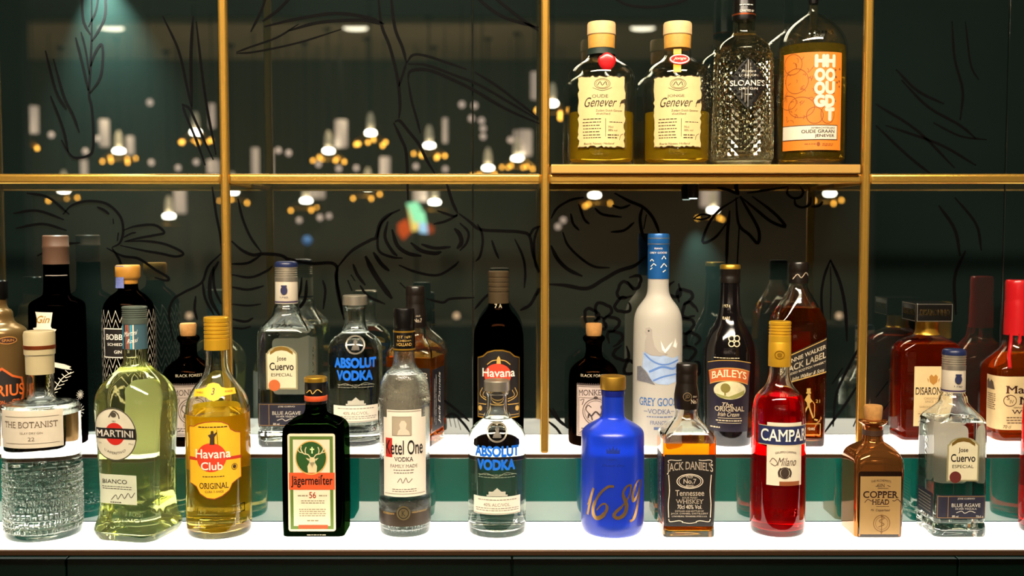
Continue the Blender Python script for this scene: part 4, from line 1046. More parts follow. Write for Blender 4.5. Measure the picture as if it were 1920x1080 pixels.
def cuervo(D, z0, cx, vc, v0, k, label, group, sq, yaw=0.0, seal='#5a1c14'):
    def V(v): return v0 + (v - 1010) * k
    def H(h): return h * k
    pr = [(1010, 47, 47, 12), (1006, 50, 50, 13), (985, 50, 50, 13), (980, 47, 47, 12), (974, 49, 49, 12), (900, 49, 49, 13), (800, 50, 50, 16), (788, 48, 48, 20), (775, 37, 37, 24), (763, 28, 28, 26), (757, 26, 26, 25), (750, 25.5, 25.5, 25), (745, 22, 22, 22), (738, 20.5, 20.5, 20), (664, 20, 20, 20)]
    B = Bottle('tequila_bottle', label, cx, vc, D, z0, [(V(a), H(b), H(c), H(d)) for a, b, c, d in pr], group, square=sq, yaw=yaw)
    B.body(CLEAR, WATER, V(792))
    s_ = B.lathe('sleeve', [(V(740), H(22)), (V(698), H(21.6)), (V(697), H(21))], mat('grey_sleeve', '#b6ab98', .45))
    B.lathe('purple_ring', [(V(738), H(22.3)), (V(735), H(22.3))], ink('#3a2a4c'), s_)
    c = B.lathe('cap', [(V(a), H(b)) for a, b in ridged(668, 697, 22, 4)], SILVER)
    B.lathe('cap_top', [(V(669), H(22)), (V(666), H(22.3)), (V(660), H(21)), (V(658), H(17))], mat('navy_cap', '#1a2348', .35), it=1)
    B.flat('crest', [E(0, V(714), H(6), H(8)), T('1795', 0, V(727), H(14), H(3)), R(H(-5), V(704), H(5), V(707))], ink('#23264a'), s_, off=.0026, step=4)
    q = dict(step=0)
    bl = B.flat('back_label', RR(H(-40), V(812), H(34), V(922), 10), frosted('white_back_label', '#f2ecde', .5, .6), back=True, **q)
    sh = [(-30, 901), (-30, 832)] + [(28 * math.cos(math.radians(a)) - 0, 834 - 16 * math.sin(math.radians(a))) for a in range(170, 5, -15)] + [(30, 832), (30, 901)]
    L = B.flat('label', POLY([(H(a), V(b)) for a, b in sh]), paper('shield_rim', '#8c8460'), off=.0005, **q)
    B.flat('label_field', POLY([(H(a * .9), V(861 + (b - 861) * .93)) for a, b in sh]), paper('shield_paper', '#cfc5a4'), L, off=.0008, **q)
    B.flat('top_band', [POLY([(H(a * .78), V(b + 1)) for a, b in ((-28, 828), (-14, 820), (0, 818), (14, 820), (28, 828), (28, 834), (14, 827), (0, 825), (-14, 827), (-28, 834))])], foil('shield_gold', '#a8843c', .5), L, off=.0010, **q)
    B.flat('lettering', [T('Jose', 0, V(843), H(18), H(11), bold=.02), T('Cuervo', 0, V(857), H(46), H(15), bold=.03), T('ESPECIAL', 0, V(873), H(40), H(6))], I_BLK, L, off=.0011, **q)
    B.flat('wax_seal', [E(H(-14), V(893), H(11), H(11))], ink(seal), L, off=.0016, **q)
    N = B.flat('lower_label', [R(H(-47), V(927), H(47), V(972))], mat('navy_label', '#1d1c2c', .5), off=.0004, **q)
    B.flat('label_frame', [FRAME(H(-45), V(929), H(45), V(970), 1), R(H(-26), V(929), H(-25), V(970))], ink('#8a6a3c'), N, off=.0006, **q)
    B.flat('lettering', [T('JOSE CUERVO', H(8), V(934), H(32), H(3.5)), T('BLUE AGAVE', H(8), V(946), H(54), H(7), bold=.02), T('SILVER TEQUILA', H(8), V(953), H(40), H(3.5)), LINE([(H(-10), V(960)), (0, V(957)), (H(6), V(961)), (H(16), V(957)), (H(26), V(960))], 1, 3), T('38% vol', H(-12), V(967), H(12), H(4)), T('70cl e', H(34), V(967), H(14), H(4))], ink('#cbc4b4'), N, off=.0007, **q)
    a, b, r = B.sec(B.za(V(950))); kk = sc(V(950), B.Dm)
    for sg in (-1, 1):
        uc = (a + b - (2 - math.pi / 2) * r) / kk * sg
        S = B.flat('side_label', [R(uc - H(38), V(927), uc + H(38), V(972))], mat('navy_label'), off=.0004, **q)
        B.flat('lettering', [SMALL(uc - H(30), uc + H(30), (V(934), V(940), V(946), V(952), V(958), V(964)), 1.6, 3)], ink('#8c8474'), S, off=.0007, **q)
        B.flat('embossing', [T('1795', uc, V(850), H(50), H(14), rot=-90)], CLEAR, off=.0009, **q)
    B.flat('embossing', [T('1795', 0, V(782), H(40), H(7))], CLEAR, off=.0012, step=0, vstep=5)
    return B
cuervo(Y_FRONT + 0.004, 0, 1806, 880, 1012, 1.0, 'clear square tequila bottle with navy cap top on the lower step beside the copper bottle', G_FRONT, 0.041)

# ---------- back row, left to right
def b_bronze():
    B = Bottle('gin_bottle', 'bronze coloured gin bottle with orange shield label beside the tall near-black bottle', -2, 720, Y_BACK, Z_UP,
               [(832, 46), (826, 50), (700, 52), (626, 52), (618, 50), (612, 44), (606, 32), (598, 28), (582, 27), (578, 18), (560, 17), (530, 17)], G_BACK, yaw=6)
    B.body(mat('bronze_lacquer', '#7a5c34', .28, metal=.55, noise=.1, scale=20), solid=True)
    B.lathe('cap', [(560, 19), (558, 20), (527, 20), (525, 18)], BLK)
    e = B.flat('crest', [E(12, 640, 17, 7)], ink('#3a1a10'), vstep=4); B.flat('crest_ring', [RING(12, 640, 17, 7, 1.2), T('SPAIN', 12, 640, 22, 5)], ink('#c8863a'), e, off=.0006, vstep=4)
    hexa = [(-44, 735), (-40, 712), (-20, 706), (0, 690), (20, 706), (40, 712), (46, 735), (40, 756), (20, 762), (0, 782), (-20, 762), (-40, 756)]
    L = B.flat('label', POLY(hexa), ink('#c85a1e'))
    B.flat('label_field', POLY([(a * .88, 735 + (b - 735) * .88) for a, b in hexa]), ink('#1c120c'), L, off=.0005)
    B.flat('lettering', [T('LARIUS', 0, 734, 84, 22, bold=.03), T('GIN', 26, 756, 20, 9, bold=.02), T('LONDON', -12, 756, 30, 7)], ink('#e06a22'), L, off=.0008)
b_bronze()

def b_dark():
    B = Bottle('liqueur_bottle', 'tall near-black bottle with brown cap and white printed sprigs', 109, 650, Y_BACK, Z_UP,
               [(832, 46), (826, 49.5), (700, 50), (576, 50), (569, 48.5), (564, 44), (560, 36), (554, 26), (549, 23.5), (520, 22.5), (450, 22)], G_BACK)
    B.body(glass('black_glass', '#140c0e'), solid=True)
    B.lathe('cap', [(495, 23.5), (466, 23), (465, 23.6), (460, 23.6), (459, 23), (443, 23), (441, 21)], mat('brown_cap', '#5a4030', .5))
    B.flat('collar_ring', [R(-22, 516, 22, 517.5)], ink('#9a9088'))
    w = ink('#d8d0c0')
    L = B.flat('label', POLY([(-42, 585), (-8, 586), (-12, 612), (-10, 616), (-2, 618), (-6, 624), (-44, 621), (-50, 616), (-40, 614), (-38, 600)]), paper('ketel_white'))
    B.flat('lettering', [T('Gin', -26, 599, 26, 14, shear=.4, bold=.03)], ink('#a8801c'), L, off=.0006)
    sp = [LINE([(-14, 742), (4, 712), (22, 700)], 1.4, 3)]
    for t_ in range(6):
        x, y = -12 + t_ * 6, 738 - t_ * 7
        sp += [LINE([(x, y), (x - 7, y - 8)], 1.1), LINE([(x, y), (x + 9, y - 3)], 1.1)]
    for cx, cy, r in ((36, 775, 14), (30, 800, 9), (40, 745, 9)):
        for a in range(0, 180, 30):
            c, s_ = math.cos(math.radians(a)) * r, math.sin(math.radians(a)) * r; sp.append(LINE([(cx - c, cy - s_), (cx + c, cy + s_)], 1.2))
    sp += [POLY([(-12, 678), (10, 684), (22, 690), (18, 692), (24, 696), (8, 693), (-12, 687)])]
    B.flat('print', sp, w, off=.0005)
b_dark()

def b_bobby():
    B = Bottle('gin_bottle', 'dark round gin bottle with white zigzag pattern and wooden stopper', 243, 660, Y_BACK, Z_UP,
               [(836, 43), (830, 47), (700, 48), (592, 48), (577, 46), (564, 41), (554, 32), (547, 22), (543, 18), (530, 17)], G_BACK)
    B.body(glass('dark_brown_glass', '#2a1c14'), solid=True)
    c = B.lathe('stopper', [(544, 16.5), (525, 17.5), (521, 21), (518, 22.5), (500, 22.5), (497, 21)], mat('amber_wood_stopper', '#b07a2c', .45, noise=.2, scale=60))
    B.flat('tax_stamp', [R(-24, 498, -6, 541)], mat('blue_stamp', '#6a74b0', .6, noise=.5, scale=400), c, off=.0045, step=4)
    zz = []
    for i in range(14):
        v = 594 + i * 17
        pts = []
        for j in range(39): pts.append((-152 + j * 8, v + (11 if j % 2 else -11)))
        zz.append(LINE(pts, 2.2))
    B.flat('zigzag_print', zz, ink('#d8cdbd'), off=.0004, step=8)
    L = B.flat('label', [R(-47, 615, 20, 672)], mat('black_paper', '#15100e', .5), off=.0007, rot=-8)
    B.flat('label_frame', [FRAME(-46, 616, 19, 671, 1.5)], I_WHT, L, off=.0009, rot=-8)
    B.flat('lettering', [T("BOBBY'S", -13, 632, 52, 11, bold=.02), T('SCHIEDAM', -14, 646, 44, 5), T('GIN', -14, 660, 14, 6)], I_WHT, L, off=.0010, rot=-8)
b_bobby()

def monkey(cx, label):
    B = Bottle('gin_bottle', label, cx, 740, Y_BACK, Z_UP,
               [(836, 42), (831, 46), (820, 47), (720, 47), (700, 46), (688, 41), (679, 31), (672, 20), (665, 15.5), (645, 15), (641, 17), (637, 20.5), (632, 21), (629, 18)], G_BACK)
    B.body(glass('brown_apothecary_glass', '#3a2212'), solid=True)
    B.lathe('cork', [(631, 13), (625, 14.5), (609, 15.5), (606, 14)], CORK)
    B.flat('embossing', [T('BLACK FOREST', 0, 705, 50, 5)], ink('#a89a80'), off=.0006, vstep=5)
    L = B.flat('label', R(-34, 723, 42, 819), paper('mauve_paper', '#b8a69c'))
    d = ink('#3c302c')
    B.flat('label_frame', [FRAME(-32, 725, 40, 817, 1), FRAME(-29, 746, 37, 814, .8), RING(4, 772, 25, 25, 1.4), RING(4, 772, 21, 21, .8)] + [LINE([(-34 + i * 4, 723), (-32 + i * 4, 720), (-30 + i * 4, 723)], 2.6) for i in range(19)], d, L, off=.0006)
    B.flat('lettering', [T('MONKEY 47', 4, 737, 66, 11, serif=.05, arc=2), SMALL(-24, 32, (803, 808), 1.6, 3), T('DRY GIN', 4, 797, 30, 5)], d, L, off=.0006)
    B.flat('monkey_print', [LINE([(-10, 784), (-8, 776), (-4, 780), (4, 772), (12, 778), (16, 770), (14, 764)], 3, 4), LINE([(12, 778), (14, 788)], 2.2), LINE([(-4, 780), (-2, 788)], 2.2), E(16, 763, 3.4), LINE([(-8, 776), (-14, 768), (-10, 760), (-4, 764)], 1.6, 4)], d, L, off=.0008)
    B.flat('ornament', [LINE([(-26, 752), (-18, 749), (-22, 760)], 1.2, 3), LINE([(34, 752), (26, 749), (30, 760)], 1.2, 3), LINE([(-26, 812), (-16, 806)], 1.2), LINE([(34, 812), (24, 806)], 1.2), E(4, 746, 4, 3)], d, L, off=.0007)
monkey(355, 'small brown apothecary gin bottle with cork, behind the yellow-labelled rum')
cuervo(Y_BACK, Z_UP, 528, 720, 838, 0.985, 'clear square tequila bottle with navy cap top on the back step', G_BACK, 0.044, seal='#c0602c')
absolut(Y_BACK, Z_UP, 667, 740, 831, 0.945, 'clear short-necked vodka bottle with bold blue lettering on the back step', G_BACK)
jd(Y_BACK + 0.004, Z_UP, 776, 760, 836, 0.915, 'square whiskey bottle turned sideways behind the tall white-labelled vodka', G_BACK, yaw=-15)

def b_havana7():
    B = Bottle('rum_bottle', 'dark brown rum bottle with black and gold label behind the front vodka bottle', 935, 680, Y_BACK, Z_UP,
               [(834, 42), (828, 46), (815, 47), (640, 47), (622, 46), (606, 41), (592, 32), (582, 23), (573, 19), (560, 18.5), (515, 18)], G_BACK)
    B.body(glass('dark_rum_glass', '#241208'), solid=True)
    B.lathe('cap', ridged(508, 568, 19.5, 4), mat('dark_olive_cap', '#4a3c28', .4, metal=.3))
    B.flat('neck_mark', [T('7', -5, 574, 5, 8, bold=.03), T('A', 3, 574, 6, 8)], ink('#b8a888'), off=.0009)
    cart = [(-46, 672), (-32, 668), (-22, 660), (-8, 656), (8, 656), (22, 660), (32, 668), (46, 672), (46, 785), (-46, 785)]
    L = B.flat('label', POLY(cart), foil('gold_foil', '#d8a83c'))
    B.flat('label_field', POLY([(a * .955, 721 + (b - 721) * .965) for a, b in cart]), mat('black_paper', '#15100e', .5), L, off=.0005)
    B.flat('red_disc', [E(-2, 704, 26, 22, 36)], ink('#cc3a1e'), L, off=.0007)
    B.flat('lettering', [T('Havana', 0, 699, 64, 16, bold=.02), T('Club', 0, 720, 36, 14, bold=.02)], I_WHT, L, off=.0010)
    B.flat('ornament', [LINE([(-32, 728), (-38, 742), (-20, 752), (0, 756), (20, 752), (38, 742), (32, 728)], 1.4, 4), LINE([(-26, 732), (-30, 744), (0, 750), (30, 744), (26, 732)], 1.0, 4), R(-42, 758, 42, 759.4), R(-42, 778, 42, 779), E(-38, 767, 5), E(38, 767, 5), POLY([(-4, 682), (-3, 672), (0, 667), (3, 672), (4, 682)]), LINE([(-22, 684), (-10, 676), (10, 676), (22, 684)], 1.6, 4)], I_GOLD, L, off=.0009)
b_havana7()
monkey(1113, 'small brown apothecary gin bottle with cork, behind the blue bottle')

def b_goose():
    B = Bottle('vodka_bottle', 'tall frosted white vodka bottle with blue capsule and painted goose', 1233, 680, Y_BACK, Z_UP,
               [(836, 41), (831, 44.5), (820, 46), (700, 46), (610, 45.5), (592, 44), (578, 39), (567, 31), (558, 24), (549, 20.5), (535, 19.5), (521, 19.5), (470, 19), (445, 18.5)], G_BACK)
    B.body(frosted('frosted_white_glass', '#ded8cc', .45, .4), solid=True)
    bl = mat('royal_blue_foil', '#1c5a9c', .35, metal=.3)
    c = B.lathe('capsule', [(522, 20.3), (468, 19.8), (463, 19.4), (460, 20.6), (441, 20.4), (438, 19)], bl)
    B.flat('silver_line', [R(-24, 446, 24, 447.5), R(-24, 457, 24, 458.2)], SILVER, c, off=.0020, step=4)
    B.flat('bird_print', [LINE([(-16, 490), (-12, 486), (-8, 490)], 1.6), LINE([(-14, 500), (-8, 494), (-4, 498)], 1.6), LINE([(6, 486), (10, 480), (14, 486)], 1.6), LINE([(4, 502), (10, 494), (16, 500)], 1.8), LINE([(-16, 506), (-11, 502)], 1.4), LINE([(8, 510), (14, 506)], 1.4), T('GREY GOOSE', 0, 474, 34, 3.4), T('FRANCE', 0, 466, 14, 3)], I_WHT, c, off=.0013, step=4)
    B.flat('water', [POLY([(-28, 660), (-10, 668), (10, 666), (30, 672), (45, 668), (45, 690), (45, 715), (20, 722), (0, 720), (-12, 714), (-18, 700), (-30, 690)])], mat('pale_blue_print', '#9fb4d4', .5, noise=.4, scale=60), off=.0004)
    B.flat('wave', [LINE([(-26, 664), (-8, 678), (14, 684), (44, 676)], 3, 4), LINE([(-16, 698), (8, 688), (30, 692), (44, 686)], 4, 4), LINE([(-8, 714), (12, 706), (40, 702)], 3, 4)], ink('#5a80c0'), off=.0006)
    B.flat('rocks', [POLY([(-44, 690), (-34, 688), (-22, 698), (-12, 712), (-4, 722), (-20, 718), (-44, 716)])], mat('grey_rock_print', '#6a6a70', .6, noise=.6, scale=300), off=.0006)
    B.flat('goose', [POLY([(-25, 660), (-24, 640), (-21, 630), (-25, 624), (-23, 616), (-16, 614), (-11, 618), (-10, 632), (-6, 650), (2, 660), (20, 664), (4, 668), (-14, 666)])], ink('#a49c94'), off=.0007)
    B.flat('eye', [E(-17, 621, 1.6)], I_BLK, off=.0009)
    B.flat('flying_birds', [POLY([(5, 638), (11, 650), (14, 656), (20, 648), (30, 640), (22, 654), (14, 662), (8, 656)]), POLY([(30, 650), (36, 634), (38, 646), (42, 642), (38, 654)])], ink('#f4f0e8'), off=.0007)
    B.flat('lettering', [T('GREY GOOSE', 4, 754, 80, 15, serif=.05, bold=.01)], ink('#2a6ab0'), off=.0006)
    B.flat('lettering', [T('VODKA', 4, 772, 44, 9, serif=.05), R(-26, 771.5, -18, 772.5), R(26, 771.5, 34, 772.5), SMALL(-20, 30, (781,), 2, 4), T('FRANCE', 2, 793, 30, 7, serif=.05), R(-6, 801, 10, 806)], ink('#5a6a90'), off=.0006)
b_goose()

def b_baileys():
    B = Bottle('cream_liqueur_bottle', 'black cream liqueur bottle with long neck, gold cap rim and orange arched label', 1367, 680, Y_BACK, Z_UP,
               [(836, 40), (831, 43.5), (810, 45), (740, 47), (690, 48), (660, 48), (645, 46), (630, 41), (616, 34), (602, 26), (590, 21.5), (575, 19.5), (545, 18), (505, 17.5)], G_BACK)
    B.body(mat('black_gloss_glass', '#0e0b0c', .09, coat=.6), solid=True)
    B.lathe('cap', [(530, 18.8), (520, 18.8), (519, 18.3), (512, 18.3), (511, 18.8), (503, 18.8)], mat('black_capsule', '#17110d', .3))
    B.lathe('cap_rim', [(504, 19), (498, 19), (496, 17.5)], GOLD)
    gp = ink('#cdbd9a')
    B.flat('monogram', [RING(u, v, 6, 6, 1.8) for u, v in ((4, 635), (14, 635), (4, 645), (14, 645))], gp, off=.0006, vstep=5)
    B.flat('neck_print', [T('1974', -6, 574, 14, 6), T('RARE', -6, 597, 14, 6), SMALL(-30, 20, (671,), 1.4, 3)], gp, off=.0006)
    L = B.flat('label', [POLY([(-42, 683), (-30, 678), (0, 675), (30, 678), (44, 685), (40, 810), (-40, 810)])], mat('purple_black_label', '#1a1424', .4))
    arc = [(-42 + i * 7, 690 + 8 * ((i - 6) / 6) ** 2) for i in range(13)]
    B.flat('orange_arch', [POLY([(a, b) for a, b in arc] + [(a * .9, b + 24) for a, b in reversed(arc)])], ink('#c05a22'), L, off=.0005)
    B.flat('arch_edge', [LINE(arc, 1.4), LINE([(a * .9, b + 24) for a, b in arc], 1.4), LINE([(-45, 682), (-20, 677), (0, 676), (20, 677), (45, 682)], 1.2, 3)], I_GOLD, L, off=.0008)
    B.flat('lettering', [T('BAILEYS', 0, 703, 68, 14, arc=6, serif=.05, bold=.015)], ink('#efe0b8'), L, off=.0010)
    B.flat('landscape', [E(2, 732, 31, 17, 32)], mat('pale_landscape', '#cfc69c', .6, noise=.4, scale=80), L, off=.0006)
    B.flat('tree', [E(-6, 728, 9, 9), R(-8, 734, -5, 742)], ink('#7a7030'), L, off=.0008)
    B.flat('field', [POLY([(-28, 738), (0, 744), (30, 732), (30, 740), (10, 748), (-14, 747)])], ink('#8c8a4a'), L, off=.0009)
    B.flat('lettering', [T('The', -2, 759, 20, 8, shear=.3), T('ORIGINAL', 2, 767, 56, 9, serif=.05, bold=.01), T('Irish Cream', 0, 777, 40, 8, shear=.4), R(-20, 784, 24, 784.8), SMALL(-24, 26, (788,), 2, 3), R(-20, 793, 24, 793.8), SMALL(-38, -14, (801,), 2.4, 6)], gp, L, off=.0008)
b_baileys()

def b_walker():
    B = Bottle('whisky_bottle', 'square whisky bottle with slanted black label behind the red bitter bottle', 1506, 700, Y_BACK, Z_UP,
               [(838, 42, 40, 7), (834, 44, 42, 8), (700, 45.5, 43, 9), (606, 46, 43, 10), (596, 43, 41, 14), (582, 37, 36, 18), (566, 30, 30, 22), (550, 22, 22, 20), (541, 18, 18, 17.5), (530, 16.5, 16.5, 16.5), (500, 16.5, 16.5, 16.5)], G_BACK, square=0.036)
    B.body(CLEAR, cloudy('deep_amber_whisky', '#dc8c3c', '#a04a10', .10, .9), 579)
    c = B.lathe('capsule', [(533, 18), (515, 18.3), (513, 17.6), (510, 18.4), (496, 18.4), (493, 17)], mat('black_capsule', '#17110d', .3))
    B.flat('lettering', [LINE([(-14, 525), (-6, 515), (0, 522), (8, 512), (14, 518)], 1.4, 3)], ink('#b8a890'), c, off=.0025)
    q = dict(step=0)
    B.flat('back_label', [R(-30, 628, 30, 690)], mat('red_back_label', '#a83010', .5), back=True, **q)
    L = B.flat('label', [POLY([(-44.5, 672), (44.5, 632), (44.5, 699), (-44.5, 724)])], mat('black_paper', '#15100e', .5), **q)
    g = ink('#cfc2a4')
    B.flat('label_edge', [LINE([(-44, 675), (44, 635)], 1.4), LINE([(-44, 722), (44, 697)], 1.8)], I_GOLD, L, off=.0006, **q)
    B.flat('lettering', [T('JOHNNIE WALKER', 0, 668, 84, 10, slope=.42, serif=.04), T('BLACK LABEL', 0, 681, 84, 12, slope=.40, bold=.03), T('BLENDED SCOTCH WHISKY', 2, 692, 80, 4, slope=.36), T('John Walker & Sons', 8, 703, 62, 9, slope=.30, shear=.4)], g, L, off=.0007, **q)
    B.flat('striding_figure', [POLY([(6, 744), (10, 738), (14, 740), (14, 746), (18, 752), (13, 756), (14, 764), (9, 764), (7, 754), (3, 750)]), LINE([(9, 762), (3, 774), (0, 784)], 3), LINE([(12, 762), (16, 774), (20, 784)], 3), R(6, 735, 15, 738), R(7, 728, 14, 736), LINE([(18, 752), (22, 758), (22, 782)], 1.2), LINE([(22, 786), (28, 788)], 3), T('21', 28, 752, 8, 6)], ink('#b89448'), off=.0005, **q)
    F = B.flat('age_label', [FRAME(-34, 794, 34, 816, 1.2)], ink('#b89448'), off=.0005, **q)
    B.flat('lettering', [T('12', -2, 805, 16, 12, bold=.02), T('YEARS', 16, 804, 14, 5)], g, F, off=.0006, **q)
b_walker()

def b_disaronno():
    B = Bottle('amaretto_bottle', 'broad square amber amaretto bottle with flat black square cap', 1750, 720, Y_BACK, Z_UP,
               [(836, 57, 32, 12), (832, 60, 35, 13), (816, 61, 36, 13), (810, 59, 35, 12), (804, 61, 36, 13), (700, 62, 36, 14), (662, 62, 36, 16), (650, 58, 34, 20), (641, 46, 31, 24), (635, 30, 26, 22), (630, 21, 21, 20), (622, 19.5, 19.5, 19), (604, 19.5, 19.5, 19)], G_BACK, square=0.031)
    B.body(THIN, cloudy('dark_amaretto', '#c84c14', '#b03008', .14), 646)
    B.sleeve('neck_foil', 630, 604, GOLD, off=.0010)
    c = B.lathe('cap', [(604, 33, 33, 2), (603, 34.5, 34.5, 2.5), (571, 34.5, 34.5, 2.5), (569, 33.5, 33.5, 2)], mat('black_cap_gloss', '#12100e', .18))
    K = sc(586, B.Dm); dd = 34.5 * K
    def face(shapes, m, name, side):
        vs, fs = [], []
        for v2, f2 in shapes:
            n0 = len(vs)
            for x, y in v2:
                z = zat(586, B.Dm) - B.z0 - (y - 586) * K; e = dd + .0006
                vs.append((x * K, -e, z) if side == 0 else (-e, -x * K, z))
            fs += [tuple(i + n0 for i in f) for f in f2]
        mesh(name, vs, fs, m, c, smooth=False)
    for sd in (0, 1):
        face([T('DISARONNO', 0, 586, 56, 11, serif=.05, bold=.015)], I_GOLD, 'lettering', sd)
        face([FRAME(-33.5, 570, 33.5, 603, 1.2)], SILVER, 'cap_edge', sd)
    q = dict(step=0)
    L = B.flat('label', [R(-36, 687, 36, 799)], paper('amaretto_cream', '#d0b684'), **q)
    B.flat('lettering', [T('DISARONNO', 6, 733, 84, 14, serif=.05, bold=.02)], I_BLK, L, off=.0006, **q) if False else None
    B.flat('lettering', [T('DISARONNO', 0, 733, 66, 14, serif=.05, bold=.015)], I_BLK, L, off=.0006, **q)
    B.flat('lettering', [T('ORIGINALE', 0, 747, 34, 4), T('SINCE 1525', 0, 753, 30, 4), T('SARONNO - ITALIA', 0, 763, 50, 3.5), SMALL(-28, 28, (775, 790), 1.4, 3)], ink('#8a6e48'), L, off=.0006, **q)
    B.flat('crest', [POLY([(-7, 716), (-8, 706), (-4, 702), (0, 706), (4, 702), (8, 706), (7, 716), (0, 722)]), POLY([(-10, 718), (-12, 708), (-9, 712)]), POLY([(10, 718), (12, 708), (9, 712)])], ink('#a8742c'), L, off=.0006, **q)
b_disaronno()

def b_maker():
    B = Bottle('bourbon_bottle', 'bourbon bottle with dripping red wax neck and cream label', 1926, 720, Y_BACK, Z_UP,
               [(838, 50, 42, 18), (833, 54, 46, 20), (815, 56, 48, 22), (700, 57, 49, 24), (688, 55, 48, 28), (676, 46, 42, 34), (664, 34, 33, 30), (654, 25, 25, 24), (640, 22, 22, 21), (590, 21, 21, 20), (535, 20, 20, 20)], G_BACK, square=0.040)
    B.body(THIN, cloudy('orange_bourbon', '#e07a1c', '#c85a10', .16), 664)
    wax = mat('red_wax', '#b8141a', .3, coat=.4)
    B.lathe('wax_cap', [(632, 23.5), (600, 23), (570, 22.4), (566, 21.6), (552, 22.4), (530, 22), (527, 20)], wax, it=1)
    for u, v1, wd in ((-19, 690, 10), (-4, 646, 8), (10, 668, 8)):
        pts = [(u, 628), (u * 1.0, 640), (u * 1.15, 655), (u * 1.5, 668 if v1 > 660 else v1), (u * 1.8, v1)]
        tube('wax_drip', [tuple(B.surf(p[0] * sc(p[1], B.Dm), B.za(p[1]), .0006)) for p in pts if p[1] <= v1 + .1], .0030, wax, B.root, n=8)
    q = dict(step=7)
    L = B.flat('label', [R(-88, 706, 88, 806)], paper('maker_cream', '#d8bf8c'), **q)
    B.flat('lettering', [T("Maker's", 4, 730, 88, 15, serif=.05, bold=.02), T('Mark', 16, 751, 62, 15, serif=.05, bold=.02), T('WHISKY', 6, 772, 70, 8, serif=.05, bold=.015), T('KENTUCKY STRAIGHT BOURBON', 4, 764, 58, 3), SMALL(-38, 44, (782, 787, 792), 1.5, 3), T('70 cl', -36, 800, 14, 6, shear=.2),
        RING(-32, 751, 12, 11, 1.2), T('S', -36, 746, 5, 7), T('IV', -29, 753, 8, 6, serif=.05), SMALL(-84, -58, (740, 744, 748, 752, 756, 760, 764, 768), 1.3, 9)], ink('#4a1c14'), L, off=.0007, **q)
    B.flat('house_print', [POLY([(-86, 732), (-86, 718), (-80, 712), (-76, 720), (-70, 714), (-64, 718), (-60, 732)])], ink('#5a4a3c'), L, off=.0007, **q)
b_maker()

# ---------- four bottles on the golden board
def genever(cx, label, word, jonge):
    B = Bottle('genever_bottle', label, cx, 220, Y_TOP, ZT,
               [(308, 58), (304, 61.5), (295, 62.5), (200, 62.5), (148, 62.5), (135, 59.5), (124, 50), (115, 36), (108, 27), (102, 25), (80, 24), (72, 24)], G_TOP)
    B.body(THIN, cloudy('olive_gold_genever', '#f0dc70', '#c8a820', .32), 213)
    B.lathe('stopper_neck', [(92, 24.8), (68, 25.4), (66, 24)], mat('amber_cork_band', '#c8923c', .6, noise=.25, scale=160))
    B.lathe('stopper', [(67, 26), (66, 26.8), (46, 26.6), (43, 25)], WOODC)
    if jonge:
        s_ = B.flat('neck_strap', [R(-7, 92, 7, 136)], mat('yellow_strap', '#d89a1c', .5), off=.0012, vstep=4)
        e = B.flat('seal', [E(2, 114, 19, 10)], ink('#b8201c'), off=.0022, vstep=4, rot=4)
        B.flat('seal_print', [RING(2, 114, 18, 9, 2), T('Jonge', 2, 114, 24, 7, shear=.4, bold=.02)], I_WHT, e, off=.0027, vstep=4, rot=4)
    else:
        s_ = B.sleeve('ribbon', 104, 93, mat('dark_green_ribbon', '#12261e', .6), off=.0012)
        a = B.zf(120); p = B.surf(10 * sc(120, Y_TOP - .04), a, .003)
        bm = bmesh.new(); bmesh.ops.create_uvsphere(bm, u_segments=20, v_segments=10, radius=1)
        for v in bm.verts:
            an = math.atan2(v.co.z, v.co.x); v.co = Vector((v.co.x * .0138 * (1 + .06 * math.sin(3 * an)), v.co.y * .0035, v.co.z * .0138 * (1 + .06 * math.cos(4 * an)))) + p
        bm_obj('wax_seal', bm, mat('red_wax', '#b8141a', .3, coat=.4), B.root, smooth=True)
    rnd = random.Random(cx); out = []
    n = 22
    for i in range(n): out.append((-48 + 98 * i / n, 142 + rnd.uniform(-1.5, 2.5)))
    for i in range(n): out.append((50 + rnd.uniform(-3, 1.5), 142 + 134 * i / n))
    for i in range(n): out.append((50 - 98 * i / n, 276 + rnd.uniform(-2.5, 1.5)))
    for i in range(n): out.append((-48 + rnd.uniform(-1.5, 3), 276 - 134 * i / n))
    L = B.flat('label', POLY(out), mat('charred_edge', '#4a3418', .7))
    cu, cv = 1, 209
    B.flat('label_field', POLY([(cu + (a - cu) * .972 + rnd.uniform(-.5, .5), cv + (b - cv) * .98) for a, b in out]), paper('parchment', '#d8c089', .12), L, off=.0005)
    d = ink('#3a2c18')
    B.flat('lettering', [T(word, -2, 180, 30 if not jonge else 32, 6, serif=.05), T('Genever', -1, 191, 62, 18, shear=.45, bold=.005), LINE([(36, 200), (40, 190), (48, 184)], 1.2, 3), POLY([(36, 194), (40, 187), (50, 184), (46, 192)]),
        T('Zuidam Dutch Genever', 16, 207, 52, 4), T('distilled', 4, 213, 26, 4), SMALL(-36, 0, (222, 228, 234, 240, 246, 252, 257), 1.6, 5), R(8, 222, 8.8, 256), SMALL(14, 42, (228,), 1.4, 6), T('70cl', 18, 238, 10, 4), T('38% vol', 22, 244, 18, 4), SMALL(12, 34, (252, 257), 2, 8),
        LINE([(36, 262), (38, 254), (44, 250)], 1, 3), T('Baarle Nassau Holland', -4, 269, 58, 4, shear=.2)], d, L, off=.0008)
    B.flat('crest', [RING(2, 157, 15, 10, .9), RING(2, 157, 12, 8, .7), LINE([(-7, 160), (-2, 153), (2, 160), (8, 153), (10, 160)], 1.4, 3), LINE([(-16, 164), (2, 170), (20, 164)], .9, 3)], d, L, off=.0008)
    B.flat('embossing', [T('ZUIDAM', 0, 285, 46, 8)], CLEAR, off=.0010)
